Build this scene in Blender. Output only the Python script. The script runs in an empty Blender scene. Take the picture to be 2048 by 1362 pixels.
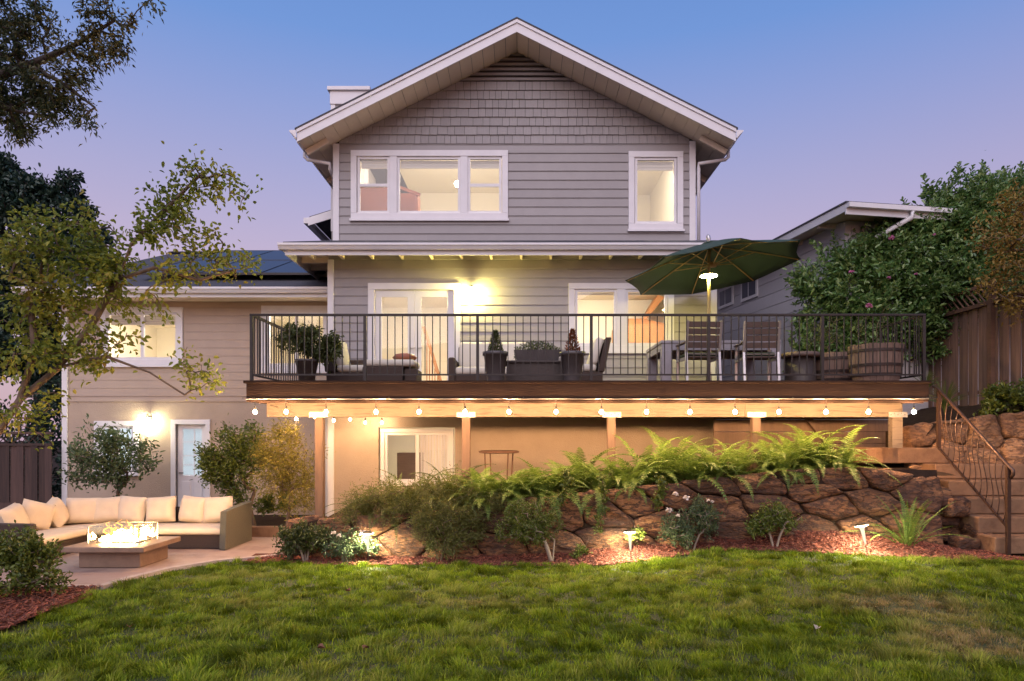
import bpy, math, random
import numpy as np
from mathutils import Vector, Matrix, noise

SC = bpy.context.scene
COL = SC.collection
PI = math.pi
# ------------------------------------------------------------------ camera, sky, sun, exposure
F, CX, CY, CZ = 1361.0, 1040.0, 870.0, 1.83      # focal length and vanishing point read off the photograph
cd = bpy.data.cameras.new('camera')
cam = bpy.data.objects.new('camera', cd); COL.objects.link(cam)
cam.location = (0, 0, CZ); cam.rotation_euler = (PI/2, 0, 0)
cd.sensor_width = 36; cd.lens = F/2048*36
cd.shift_x = -(CX-1024)/2048; cd.shift_y = (CY-681)/2048
cd.clip_start = .1; cd.clip_end = 3000
SC.camera = cam

w = bpy.data.worlds.new('World'); SC.world = w; w.use_nodes = True
nt = w.node_tree; nt.nodes.clear()
SUN_EL, SUN_AZ = 42.0, -14.0                         # afterglow behind the camera
sky = nt.nodes.new('ShaderNodeTexSky'); sky.sky_type = 'NISHITA'; sky.sun_disc = False
sky.sun_elevation = math.radians(2.0); sky.sun_rotation = math.radians(180+SUN_AZ)
tc = nt.nodes.new('ShaderNodeTexCoord'); sep = nt.nodes.new('ShaderNodeSeparateXYZ')
ramp = nt.nodes.new('ShaderNodeValToRGB')
cr = ramp.color_ramp
SKY = [(0.0, (.60, .43, .56)), (.24, (.56, .43, .66)), (.33, (.43, .40, .70)), (.42, (.29, .36, .74)),
       (.50, (.165, .32, .76)), (.62, (.11, .26, .68)), (1.0, (.06, .15, .48))]
while len(cr.elements) < len(SKY): cr.elements.new(.5)
for e, (p, c) in zip(cr.elements, SKY): e.position = p; e.color = (*c, 1)
bg = nt.nodes.new('ShaderNodeBackground'); bg2 = nt.nodes.new('ShaderNodeBackground')
add = nt.nodes.new('ShaderNodeAddShader'); out = nt.nodes.new('ShaderNodeOutputWorld')
nt.links.new(tc.outputs['Generated'], sep.inputs[0]); nt.links.new(sep.outputs['Z'], ramp.inputs[0])
nt.links.new(ramp.outputs[0], bg.inputs[0]); bg.inputs[1].default_value = .75
nt.links.new(sky.outputs[0], bg2.inputs[0]); bg2.inputs[1].default_value = .05
nt.links.new(bg.outputs[0], add.inputs[0]); nt.links.new(bg2.outputs[0], add.inputs[1])
nt.links.new(add.outputs[0], out.inputs[0])
sl = bpy.data.lights.new('sun', 'SUN'); sl.energy = 2.5; sl.angle = math.radians(70); sl.color = (1, .885, .895)
so = bpy.data.objects.new('sun', sl); COL.objects.link(so)
so.rotation_euler = (math.radians(90-SUN_EL), 0, math.radians(SUN_AZ))
so.location = (0, -20, 20)
SC.view_settings.view_transform = 'Standard'; SC.view_settings.look = 'None'
SC.view_settings.exposure = .15; SC.view_settings.gamma = 1; SC.view_settings.use_curve_mapping = False
SC.cycles.use_denoising = True
SC.cycles.max_bounces = 8; SC.cycles.diffuse_bounces = 4; SC.cycles.transparent_max_bounces = 16
SC.cycles.sample_clamp_indirect = 4; SC.cycles.caustics_reflective = False; SC.cycles.caustics_refractive = False

def W(px, py, D): return Vector(((px-CX)*D/F, D, CZ-(py-CY)*D/F))

# ------------------------------------------------------------------ materials
def nodes(name):
    m = bpy.data.materials.new(name); m.use_nodes = True
    t = m.node_tree; t.nodes.clear()
    o = t.nodes.new('ShaderNodeOutputMaterial')
    return m, t, o
def hsvvar(t, col, amt, island=False):
    """random value shift per object (or per island) of one material"""
    if island:
        r = t.nodes.new('ShaderNodeNewGeometry').outputs['Random Per Island']
    else:
        r = t.nodes.new('ShaderNodeObjectInfo').outputs['Random']
    mr = t.nodes.new('ShaderNodeMapRange'); t.links.new(r, mr.inputs[0])
    mr.inputs[3].default_value = 1-amt; mr.inputs[4].default_value = 1+amt
    h = t.nodes.new('ShaderNodeHueSaturation'); t.links.new(col, h.inputs['Color']); t.links.new(mr.outputs[0], h.inputs['Value'])
    return h.outputs[0]
def pm(name, c1, c2=None, scale=4, rough=.6, bump=0, bscale=60, var=0, island=False, metal=0, stretch=(1, 1, 1), spec=.5, c3=None, detail=6):
    m, t, o = nodes(name)
    p = t.nodes.new('ShaderNodeBsdfPrincipled'); t.links.new(p.outputs[0], o.inputs[0])
    p.inputs['Roughness'].default_value = rough; p.inputs['Metallic'].default_value = metal
    p.inputs['Specular IOR Level'].default_value = spec
    g = t.nodes.new('ShaderNodeTexCoord'); mp = t.nodes.new('ShaderNodeMapping')
    t.links.new(g.outputs['Object'], mp.inputs[0]); mp.inputs['Scale'].default_value = stretch
    c2 = c2 or tuple(x*.86 for x in c1)
    n = t.nodes.new('ShaderNodeTexNoise'); t.links.new(mp.outputs[0], n.inputs['Vector'])
    n.inputs['Scale'].default_value = scale; n.inputs['Detail'].default_value = detail; n.inputs['Roughness'].default_value = .65
    r = t.nodes.new('ShaderNodeValToRGB'); t.links.new(n.outputs[0], r.inputs[0])
    r.color_ramp.elements[0].position = .32; r.color_ramp.elements[1].position = .68
    r.color_ramp.elements[0].color = (*c1, 1); r.color_ramp.elements[1].color = (*c2, 1)
    if c3:
        e = r.color_ramp.elements.new(.5); e.color = (*c3, 1)
    col = r.outputs[0]
    if var: col = hsvvar(t, col, var, island)
    t.links.new(col, p.inputs['Base Color'])
    if bump:
        n2 = t.nodes.new('ShaderNodeTexNoise'); t.links.new(mp.outputs[0], n2.inputs['Vector'])
        n2.inputs['Scale'].default_value = bscale; n2.inputs['Detail'].default_value = 5
        b = t.nodes.new('ShaderNodeBump'); b.inputs['Strength'].default_value = bump; b.inputs['Distance'].default_value = .06 if bscale < 12 else .02
        t.links.new(n2.outputs[0], b.inputs['Height']); t.links.new(b.outputs[0], p.inputs['Normal'])
    return m
def leafmat(name, cols, trans=.3, rough=.5, spec=.4, patch=0):
    m, t, o = nodes(name)
    g = t.nodes.new('ShaderNodeNewGeometry'); r = t.nodes.new('ShaderNodeValToRGB')
    fac = g.outputs['Random Per Island']
    if patch:
        tc = t.nodes.new('ShaderNodeTexCoord'); n = t.nodes.new('ShaderNodeTexNoise'); n.inputs['Scale'].default_value = patch
        t.links.new(tc.outputs['Object'], n.inputs['Vector']); n.inputs['Detail'].default_value = 4
        mr = t.nodes.new('ShaderNodeMapRange'); mr.inputs[1].default_value = .3; mr.inputs[2].default_value = .7
        t.links.new(n.outputs[0], mr.inputs[0])
        mx = t.nodes.new('ShaderNodeMix'); mx.inputs[0].default_value = .55
        t.links.new(fac, mx.inputs[2]); t.links.new(mr.outputs[0], mx.inputs[3]); fac = mx.outputs[0]
    t.links.new(fac, r.inputs[0])
    while len(r.color_ramp.elements) < len(cols): r.color_ramp.elements.new(.5)
    for i, (e, c) in enumerate(zip(r.color_ramp.elements, cols)): e.position = i/(len(cols)-1); e.color = (*c, 1)
    p = t.nodes.new('ShaderNodeBsdfPrincipled'); t.links.new(r.outputs[0], p.inputs['Base Color'])
    p.inputs['Roughness'].default_value = rough; p.inputs['Specular IOR Level'].default_value = spec
    tr = t.nodes.new('ShaderNodeBsdfTranslucent'); t.links.new(r.outputs[0], tr.inputs[0])
    mx = t.nodes.new('ShaderNodeMixShader'); mx.inputs[0].default_value = trans
    t.links.new(p.outputs[0], mx.inputs[1]); t.links.new(tr.outputs[0], mx.inputs[2]); t.links.new(mx.outputs[0], o.inputs[0])
    return m
def emat(name, c, s):
    m, t, o = nodes(name)
    e = t.nodes.new('ShaderNodeEmission'); e.inputs[0].default_value = (*c, 1); e.inputs[1].default_value = s
    t.links.new(e.outputs[0], o.inputs[0]); return m
def glassmat(name, tint=(1, 1, 1), base=.0, rough=.02):
    m, t, o = nodes(name)
    a = t.nodes.new('ShaderNodeBsdfTransparent'); a.inputs[0].default_value = (*tint, 1)
    g = t.nodes.new('ShaderNodeBsdfGlossy'); g.inputs['Roughness'].default_value = rough
    fr = t.nodes.new('ShaderNodeFresnel'); fr.inputs[0].default_value = 1.45
    ad = t.nodes.new('ShaderNodeMath'); ad.operation = 'ADD'; ad.inputs[1].default_value = base
    bf = t.nodes.new('ShaderNodeNewGeometry'); iv = t.nodes.new('ShaderNodeMath'); iv.operation = 'SUBTRACT'; iv.inputs[0].default_value = 1; t.links.new(bf.outputs['Backfacing'], iv.inputs[1])
    ml = t.nodes.new('ShaderNodeMath'); ml.operation = 'MULTIPLY'; t.links.new(fr.outputs[0], ml.inputs[0]); t.links.new(iv.outputs[0], ml.inputs[1])
    t.links.new(ml.outputs[0], ad.inputs[0])
    mx = t.nodes.new('ShaderNodeMixShader'); t.links.new(ad.outputs[0], mx.inputs[0])
    t.links.new(a.outputs[0], mx.inputs[1]); t.links.new(g.outputs[0], mx.inputs[2]); t.links.new(mx.outputs[0], o.inputs[0])
    return m
M = {}
M['siding'] = pm('siding paint', (.30, .277, .276), (.275, .253, .252), 3, .55, .06, 90, .05)
M['wing'] = pm('siding with lamplight tint', (.41, .32, .255), (.38, .295, .235), 3, .6, .05, 90, .02)  # same siding paint, with warm lamplight painted into the wing's colour
M['shingle'] = pm('wall shingle paint', (.30, .277, .276), (.26, .239, .237), 6, .6, .15, 70, .07, stretch=(6, 1, 1))
M['stucco'] = pm('stucco', (.42, .325, .25), (.37, .285, .22), 2, .8, .5, 55)
M['trim'] = pm('white trim', (.68, .66, .68), (.62, .60, .62), 3, .45, .05, 40)
M['soffit'] = pm('soffit paint', (.74, .62, .51), (.68, .57, .46), 3, .6, .05, 40, .06)
M['roof'] = pm('asphalt shingles', (.045, .045, .055), (.075, .07, .08), 30, .85, .6, 90, stretch=(1, 1, 1))
M['solar'] = pm('solar cells', (.024, .028, .048), (.03, .035, .055), 2, .4, 0, spec=.5)
M['black'] = pm('black metal', (.018, .014, .013), (.03, .022, .02), 8, .45, .1, 50, metal=.3)
M['bronze'] = pm('bronze handrail', (.10, .055, .035), (.07, .04, .03), 8, .4, .1, 50, metal=.5)
M['fascia'] = pm('dark stained fascia', (.030, .0165, .012), (.020, .011, .008), 4, .85, .3, 30, stretch=(.25, 1, 3), spec=.12)
M['beam'] = pm('rough sawn beam', (.135, .098, .070), (.070, .049, .034), 4, .7, .45, 40, .06, stretch=(.6, 3, 9), c3=(.155, .115, .083))
M['post'] = pm('stained timber post', (.13, .075, .045), (.08, .046, .03), 3, .7, .3, 30, .1, stretch=(5, 5, .4))
M['deckwood'] = pm('deck boards', (.16, .09, .06), (.11, .06, .045), 3, .7, .2, 30, .12, stretch=(.4, 6, 6))
M['steel'] = pm('galvanised steel', (.36, .35, .34), (.28, .27, .26), 20, .5, .1, 60, metal=.7)
M['fence'] = pm('weathered fence board', (.22, .125, .09), (.10, .058, .048), 3, .85, .4, 24, .35, stretch=(9, 9, .45), c3=(.16, .09, .066))
M['fencedark'] = pm('dark fence board', (.075, .042, .034), (.04, .024, .022), 3, .85, .4, 24, .3, stretch=(9, 9, .45))
M['fencer'] = pm('redwood rail', (.17, .085, .05), (.11, .055, .035), 3, .8, .3, 24, .1, stretch=(1, 1, 3))
M['stone'] = pm('carved rock', (.20, .094, .040), (.05, .022, .012), 2.4, .7, 1.0, 7, .22, c3=(.125, .056, .025), detail=10)
def stonemat(name, c1, c2, c3, vein):
    m, t, o = nodes(name); p = t.nodes.new('ShaderNodeBsdfPrincipled'); t.links.new(p.outputs[0], o.inputs[0]); p.inputs['Roughness'].default_value = .72
    tc = t.nodes.new('ShaderNodeTexCoord'); oi = t.nodes.new('ShaderNodeObjectInfo')
    ad = t.nodes.new('ShaderNodeVectorMath'); ad.operation = 'ADD'; t.links.new(tc.outputs['Object'], ad.inputs[0]); t.links.new(oi.outputs['Random'], ad.inputs[1])
    mp = t.nodes.new('ShaderNodeMapping'); mp.inputs['Rotation'].default_value = (0, .5, 0); mp.inputs['Scale'].default_value = (1, 1, 2.6); t.links.new(ad.outputs[0], mp.inputs[0])
    def nz(sc, de, ro=.6, v=mp):
        n = t.nodes.new('ShaderNodeTexNoise'); n.inputs['Scale'].default_value = sc; n.inputs['Detail'].default_value = de; n.inputs['Roughness'].default_value = ro; t.links.new(v.outputs[0], n.inputs['Vector']); return n.outputs[0]
    big = nz(1.6, 8); fine = nz(14, 8, .7); mid = nz(5, 6)
    r = t.nodes.new('ShaderNodeValToRGB'); t.links.new(big, r.inputs[0]); r.color_ramp.elements.new(.5)
    for e, q, c in zip(r.color_ramp.elements, (.34, .5, .66), (c2, c3, c1)): e.position = q; e.color = (*c, 1)
    vv = t.nodes.new('ShaderNodeMath'); vv.operation = 'SUBTRACT'; vv.inputs[1].default_value = .5; t.links.new(mid, vv.inputs[0])
    ab = t.nodes.new('ShaderNodeMath'); ab.operation = 'ABSOLUTE'; t.links.new(vv.outputs[0], ab.inputs[0])
    mr = t.nodes.new('ShaderNodeMapRange'); mr.inputs[1].default_value = 0; mr.inputs[2].default_value = .07; mr.inputs[3].default_value = 1; mr.inputs[4].default_value = 0; t.links.new(ab.outputs[0], mr.inputs[0])
    mx = t.nodes.new('ShaderNodeMix'); mx.data_type = 'RGBA'; t.links.new(mr.outputs[0], mx.inputs[0]); t.links.new(hsvvar(t, r.outputs[0], .32), mx.inputs[6]); mx.inputs[7].default_value = (*vein, 1)
    mf = t.nodes.new('ShaderNodeMapRange'); mf.inputs[1].default_value = .3; mf.inputs[2].default_value = .7; mf.inputs[3].default_value = .55; mf.inputs[4].default_value = 1.35; t.links.new(fine, mf.inputs[0])
    h = t.nodes.new('ShaderNodeHueSaturation'); t.links.new(mx.outputs[2], h.inputs['Color']); t.links.new(mf.outputs[0], h.inputs['Value']); t.links.new(h.outputs[0], p.inputs['Base Color'])
    b1 = t.nodes.new('ShaderNodeBump'); b1.inputs['Strength'].default_value = 1; b1.inputs['Distance'].default_value = .09; t.links.new(mid, b1.inputs['Height'])
    b2 = t.nodes.new('ShaderNodeBump'); b2.inputs['Strength'].default_value = .8; b2.inputs['Distance'].default_value = .03; t.links.new(fine, b2.inputs['Height']); t.links.new(b1.outputs[0], b2.inputs['Normal']); t.links.new(b2.outputs[0], p.inputs['Normal'])
    return m
M['stone'] = stonemat('carved rock face', (.34, .155, .058), (.075, .03, .015), (.20, .085, .034), (.05, .023, .013))
M['boulder'] = pm('tan boulder', (.30, .165, .08), (.14, .07, .035), 2.2, .75, 1.0, 8, .14, c3=(.23, .12, .06), detail=9)
M['boulder'] = stonemat('tan rock face', (.42, .225, .10), (.17, .08, .036), (.31, .155, .07), (.13, .065, .035))
M['mortar'] = pm('dark mortar', (.045, .028, .02), (.03, .02, .015), 6, .95, .5, 30, spec=.05)  # dark mortar behind the stone joints and under the steps
M['step'] = pm('concrete step', (.25, .14, .078), (.145, .08, .046), 4, .8, .35, 30, .08, c3=(.21, .117, .066), spec=.2)
M['patio'] = pm('stamped concrete', (.30, .20, .165), (.22, .14, .115), 1.6, .55, .3, 14, c3=(.34, .24, .19))
M['kerb'] = pm('pale kerb', (.42, .34, .29), (.36, .28, .24), 4, .7, .3, 30)
M['soil'] = pm('soil', (.05, .032, .022), (.03, .02, .014), 8, .95, .8, 40, spec=.05)
M['mulchbase'] = pm('mulch bed', (.14, .042, .024), (.07, .022, .015), 22, .9, 1, 60, spec=.1)
M['mulch'] = pm('mulch chips', (.20, .056, .03), (.12, .034, .02), 3, .85, 0, var=.6, island=True)
M['turf'] = pm('turf soil', (.028, .042, .006), (.042, .05, .010), 5, .95, .5, 40)
M['wicker'] = pm('brown wicker', (.085, .05, .034), (.045, .028, .02), 60, .6, .9, 130, stretch=(1, 1, 2.2))
M['wickerlt'] = pm('olive wicker panel', (.15, .135, .09), (.10, .09, .06), 60, .6, .8, 150, stretch=(1, 1, 2))
M['cushion'] = pm('cream cushion', (.62, .50, .38), (.57, .455, .34), 5, .85, .25, 130, .04)
M['cushion2'] = pm('pale cushion', (.60, .55, .46), (.54, .49, .41), 5, .85, .25, 130, .04)
M['greencush'] = pm('dark green cushion', (.02, .032, .02), (.03, .045, .025), 6, .85, .2, 120)
M['tabletop'] = pm('fire table top', (.26, .165, .11), (.19, .12, .08), 6, .5, .25, 40)
M['greywood'] = pm('grey wood', (.30, .27, .29), (.23, .21, .22), 4, .6, .2, 40, .06, stretch=(2, 2, .6))
M['slat'] = pm('brown slat', (.13, .08, .06), (.09, .055, .045), 5, .6, .2, 40, .08, stretch=(.5, 2, 5))
M['silver'] = pm('brushed silver', (.55, .53, .53), (.45, .43, .43), 10, .35, .05, 60, metal=.8)
M['canopy'] = pm('green canvas', (.030, .060, .042), (.024, .048, .034), 5, .8, .15, 140)
M['rib'] = pm('varnished rib', (.52, .33, .14), (.45, .28, .12), 6, .45)
M['pole'] = pm('pale pole', (.62, .50, .26), (.56, .45, .22), 6, .5)
M['barrel'] = pm('barrel stave', (.24, .15, .11), (.15, .09, .068), 4, .75, .4, 30, .14, stretch=(4, 4, .5))
M['hoop'] = pm('iron hoop', (.05, .038, .035), (.08, .05, .04), 12, .6, .2, 60, metal=.5)
M['pot'] = pm('dark glazed pot', (.10, .085, .085), (.07, .06, .06), 5, .4, .1, 30)
M['planter'] = pm('dark wood planter', (.05, .034, .028), (.035, .024, .02), 5, .6, .3, 30)
M['bark'] = pm('bark', (.17, .115, .075), (.09, .06, .042), 9, .9, .7, 40, stretch=(1, 1, .4))
M['palebark'] = pm('pale bark', (.30, .235, .18), (.20, .15, .11), 9, .9, .5, 40, stretch=(1, 1, .4))
M['darkbark'] = pm('dark bark', (.05, .036, .028), (.03, .022, .018), 9, .9, .5, 40)
M['room'] = pm('room plaster', (.74, .68, .55), (.72, .66, .53), 1, .9)
M['roomcool'] = pm('cool room plaster', (.68, .72, .74), (.66, .70, .72), 1, .9)
M['peach'] = pm('doorway glow peach', (.72, .46, .22), (.70, .44, .21), 1, .9)  # golden light of a lit doorway put into the colour
M['salmon'] = pm('salmon cabinet', (.26, .085, .045), (.22, .075, .04), 3, .5)
M['oak'] = pm('oak cabinet', (.42, .19, .07), (.34, .15, .055), 4, .45, 0, stretch=(5, 1, .6))
M['blind'] = pm('window shade', (.52, .47, .37), (.48, .43, .34), 3, .8)
M['neigh'] = pm('neighbour siding', (.47, .45, .48), (.44, .42, .45), 4, .6, .15, 60, .05)
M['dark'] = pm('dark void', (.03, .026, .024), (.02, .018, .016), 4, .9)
M['lampmetal'] = pm('lamp bronze', (.06, .05, .04), (.045, .038, .03), 5, .4, metal=.6)
M['cable'] = pm('black cable', (.02, .018, .016), (.015, .014, .012), 5, .6)
M['glass'] = glassmat('window glass', (1, 1, 1), .025)
M['guard'] = glassmat('fire guard glass', (.96, .98, .96), .05)
M['bulb'] = emat('lit bulb', (1, .58, .28), 2800)
M['bulb2'] = emat('small lit bulb', (1, .66, .36), 700)
M['sconce'] = emat('lit sconce glass', (1, .84, .24), 580)
M['sconce2'] = emat('lit lower sconce glass', (1, .92, .55), 180)
M['ring'] = emat('umbrella lamp ring', (1, .86, .25), 320)
M['roomlamp'] = emat('ceiling lamp', (1, .90, .76), 190)
M['roomlamp2'] = emat('cool ceiling lamp', (.86, .93, 1), 62)
M['pathlamp'] = emat('path lens', (1, .90, .66), 5) if False else emat('path lamp', (1, .90, .60), 1000)
M['lens'] = emat('path lens', (1, .88, .62), 1.1)
M['flametip'] = emat('flame tip', (1, .45, .10), 3.5)
M['flame'] = emat('flame', (1, .62, .26), 145)

# ------------------------------------------------------------------ mesh helpers
def np_mesh(name, V, Fc):
    V = np.asarray(V, dtype=np.float32); Fc = np.asarray(Fc, dtype=np.int32)
    me = bpy.data.meshes.new(name); k = Fc.shape[1]
    me.vertices.add(len(V)); me.vertices.foreach_set('co', V.ravel())
    me.loops.add(Fc.size); me.loops.foreach_set('vertex_index', Fc.ravel())
    me.polygons.add(len(Fc)); me.polygons.foreach_set('loop_start', np.arange(0, Fc.size, k, dtype=np.int32))
    try: me.polygons.foreach_set('loop_total', np.full(len(Fc), k, dtype=np.int32))
    except Exception: pass
    me.update(calc_edges=True)
    return me
def obj(name, me, mat, parent=None, smooth=False):
    if mat and not me.materials: me.materials.append(mat)
    if smooth: me.polygons.foreach_set('use_smooth', [True]*len(me.polygons))
    o = bpy.data.objects.new(name, me); COL.objects.link(o)
    if parent:
        o.parent = parent; o.matrix_parent_inverse = base_inv(parent)
    return o
def base_inv(p):
    """children carry world coordinates: undo the placement of a top-level Empty"""
    if p.parent is not None: return Matrix.Identity(4)
    return Matrix.LocRotScale(p.location, p.rotation_euler, p.scale).inverted()
def inst(name, me, parent, loc=(0, 0, 0), rot=(0, 0, 0), sc=(1, 1, 1)):
    o = bpy.data.objects.new(name, me); COL.objects.link(o)
    o.parent = parent; o.matrix_parent_inverse = base_inv(parent)
    o.location = loc; o.rotation_euler = rot; o.scale = sc
    return o
def tag(o, label=None, cat=None, group=None, kind=None):
    if label: o['label'] = label
    if cat: o['category'] = cat
    if group: o['group'] = group
    if kind: o['kind'] = kind
    return o
def thing(name, label, cat, loc=(0, 0, 0), group=None):
    o = bpy.data.objects.new(name, None); COL.objects.link(o); o.location = loc; o.empty_display_size = .2
    return tag(o, label, cat, group)
def dup(root, loc, rz=0, label=None, sc=None):
    r = root.copy(); COL.objects.link(r); r.location = loc; r.rotation_euler = (0, 0, rz)
    if sc: r.scale = (sc, sc, sc)
    if label: r['label'] = label
    for ch in root.children:
        c = ch.copy(); COL.objects.link(c); c.parent = r
        for g in ch.children:
            d = g.copy(); COL.objects.link(d); d.parent = c
    return r
class MB:
    def __init__(s): s.v = []; s.f = []
    def add(s, vs, fs):
        b = len(s.v); s.v += [tuple(q) for q in vs]; s.f += [tuple(b+i for i in f) for f in fs]; return s
    BF = [(0, 3, 2, 1), (4, 5, 6, 7), (0, 1, 5, 4), (1, 2, 6, 5), (2, 3, 7, 6), (3, 0, 4, 7)]
    def box(s, x0, y0, z0, x1, y1, z1):
        return s.add([(x0, y0, z0), (x1, y0, z0), (x1, y1, z0), (x0, y1, z0), (x0, y0, z1), (x1, y0, z1), (x1, y1, z1), (x0, y1, z1)], MB.BF)
    def hexa(s, vs): return s.add(vs, MB.BF)
    def bar(s, p, q, w, h, up=(0, 0, 1)):
        p, q = Vector(p), Vector(q); d = (q-p).normalized(); u = Vector(up)
        sd = d.cross(u)
        if sd.length < 1e-4: sd = d.cross(Vector((0, 1, 0)))
        sd.normalize(); u = sd.cross(d).normalized(); a = sd*w/2; b = u*h/2
        return s.add([p-a-b, p+a-b, q+a-b, q-a-b, p-a+b, p+a+b, q+a+b, q-a+b], MB.BF)
    def tube(s, pts, r, n=6, cap=True):
        pts = [Vector(p) for p in pts]; k = len(pts)
        rs = r if isinstance(r, (list, tuple)) else [r]*k
        b = len(s.v); prev = None
        for i, p in enumerate(pts):
            d = (pts[min(i+1, k-1)]-pts[max(i-1, 0)]).normalized()
            ref = Vector((0, 0, 1)) if abs(d.z) < .9 else Vector((1, 0, 0))
            a = d.cross(ref).normalized()
            if prev is not None:
                a = (prev - d*prev.dot(d)).normalized()
            prev = a; c = d.cross(a)
            for j in range(n):
                t = 2*PI*j/n; s.v.append(tuple(p+(a*math.cos(t)+c*math.sin(t))*rs[i]))
        for i in range(k-1):
            for j in range(n):
                s.f.append((b+i*n+j, b+i*n+(j+1) % n, b+(i+1)*n+(j+1) % n, b+(i+1)*n+j))
        if cap:
            s.f.append(tuple(b+j for j in reversed(range(n)))); s.f.append(tuple(b+(k-1)*n+j for j in range(n)))
        return s
    def lathe(s, prof, c=(0, 0, 0), n=20, cap=True):
        b = len(s.v)
        for r, z in prof:
            for j in range(n):
                t = 2*PI*j/n; s.v.append((c[0]+r*math.cos(t), c[1]+r*math.sin(t), c[2]+z))
        k = len(prof)
        for i in range(k-1):
            for j in range(n):
                s.f.append((b+i*n+j, b+i*n+(j+1) % n, b+(i+1)*n+(j+1) % n, b+(i+1)*n+j))
        if cap:
            s.f.append(tuple(b+j for j in reversed(range(n)))); s.f.append(tuple(b+(k-1)*n+j for j in range(n)))
        return s
    def mesh(s, name):
        me = bpy.data.meshes.new(name); me.from_pydata(s.v, [], s.f); me.update(); return me
    def build(s, name, mat, parent=None, smooth=False, bevel=0):
        o = obj(name, s.mesh(name), mat, parent, smooth)
        if bevel:
            md = o.modifiers.new('bevel', 'BEVEL'); md.width = bevel; md.segments = 2; md.limit_method = 'ANGLE'
        return o
def clip(poly, n, d):
    """keep the side n.p <= d of a 2D polygon"""
    out = []
    for i, p in enumerate(poly):
        q = poly[(i+1) % len(poly)]
        a = n[0]*p[0]+n[1]*p[1]-d; b = n[0]*q[0]+n[1]*q[1]-d
        if a <= 0: out.append(p)
        if a*b < 0:
            t = a/(a-b); out.append((p[0]+(q[0]-p[0])*t, p[1]+(q[1]-p[1])*t))
    return out
def minus(x0, x1, z0, z1, ops):
    """rectangles of a wall left over round its openings"""
    zs = sorted({z0, z1, *[min(max(v, z0), z1) for o in ops for v in (o[2], o[3])]}); res = []
    for a, b in zip(zs, zs[1:]):
        if b-a < 1e-4: continue
        xs = [(x0, x1)]
        for o in ops:
            if o[2] < b-1e-4 and o[3] > a+1e-4:
                nx = []
                for p, q in xs:
                    if o[0] > p: nx.append((p, min(q, o[0])))
                    if o[1] < q: nx.append((max(p, o[1]), q))
                xs = [(p, q) for p, q in nx if q-p > 1e-3]
        res += [(p, q, a, b) for p, q in xs]
    return res
def smooth01(t): t = min(max(t, 0), 1); return t*t*(3-2*t)
def interp(x, pts):
    if x <= pts[0][0]: return pts[0][1]
    for (a, b), (c, d) in zip(pts, pts[1:]):
        if x <= c: return b+(d-b)*(x-a)/(c-a)
    return pts[-1][1]
def grid_mesh(xs, ys, zf, keep=None):
    V = [(x, y, zf(x, y)) for y in ys for x in xs]; nx = len(xs); Fc = []
    for j in range(len(ys)-1):
        for i in range(nx-1):
            if keep is None or keep((xs[i]+xs[i+1])/2, (ys[j]+ys[j+1])/2):
                Fc.append((j*nx+i, j*nx+i+1, (j+1)*nx+i+1, (j+1)*nx+i))
    return np_mesh('ground', V, Fc)
# ------------------------------------------------------------------ the house
R = random.Random(7)
DL, DU, DW = 13.6, 13.7, 14.6                    # lower front, upper front, wing front
LX0, LX1 = -3.83, 3.92
UX0, UX1, XR = -3.75, 3.52, -.06
ZB = 7.68                                        # siding / shingle line
def gable(x): return 9.53-.5*abs(x-XR)           # underside of the gable soffit
house = thing('house', 'two-storey grey house with a white-trimmed front gable, a lower left wing and lit windows', 'house', (0, DL, 0))

def window(x0, x1, z0, z1, yf, units, tw=.12, fm='trim', cross=None, blind=0, sill=True, hop=False):
    """casing = part; sashes, panes, sill and blinds = its sub-parts"""
    b = MB(); a, c = yf-.045, yf+.06
    b.box(x0, a, z1-tw, x1, c, z1); b.box(x0, a, z0, x1, c, z0+tw)
    b.box(x0, a, z0+tw, x0+tw, c, z1-tw); b.box(x1-tw, a, z0+tw, x1, c, z1-tw)
    us = sorted(units)
    for (p, q, _), (r, s, _) in zip(us, us[1:]): b.box(q, a+.006, z0+tw, r, c, z1-tw)
    o = b.build('window', M[fm], house, bevel=.006)
    zi0, zi1 = z0+tw, z1-tw
    for p, q, kind in us:
        fw = .05; s = MB(); y0, y1 = yf-.012, yf+.05
        s.box(p, y0, zi1-fw, q, y1, zi1); s.box(p, y0, zi0, q, y1, zi0+fw)
        s.box(p, y0, zi0+fw, p+fw, y1, zi1-fw); s.box(q-fw, y0, zi0+fw, q, y1, zi1-fw)
        zm = (zi0+zi1)/2
        if kind == 'dh': s.box(p+fw, y0+.008, zm-.03, q-fw, y1, zm+.03)
        if kind == 'sl': s.box((p+q)/2-.035, y0+.008, zi0+fw, (p+q)/2+.035, y1, zi1-fw)
        s.build('sash', M[fm], o)
        for (u0, u1, w0, w1) in ([(p+fw, q-fw, zi0+fw, zm-.03), (p+fw, q-fw, zm+.03, zi1-fw)] if kind == 'dh' else
                                 [(p+fw, (p+q)/2-.035, zi0+fw, zi1-fw), ((p+q)/2+.035, q-fw, zi0+fw, zi1-fw)] if kind == 'sl' else
                                 [(p+fw, q-fw, zi0+fw, zi1-fw)]):
            MB().box(u0-.005, yf+.018, w0-.005, u1+.005, yf+.024, w1+.005).build('pane', M['glass'], o)
        if blind:
            bl = MB(); zt = zi1-fw
            n = max(2, int(blind/.05))
            for k in range(n): bl.box(p+fw+.005, yf+.075, zt-(k+1)*blind/n+.006, q-fw-.005, yf+.10, zt-k*blind/n)
            bl.build('blind', M['blind'], o)
    if sill:
        MB().box(x0-.02, yf-.075, z0-.045, x1+.02, yf+.03, z0-.001).build('sill', M[fm], o)
    return o

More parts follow.
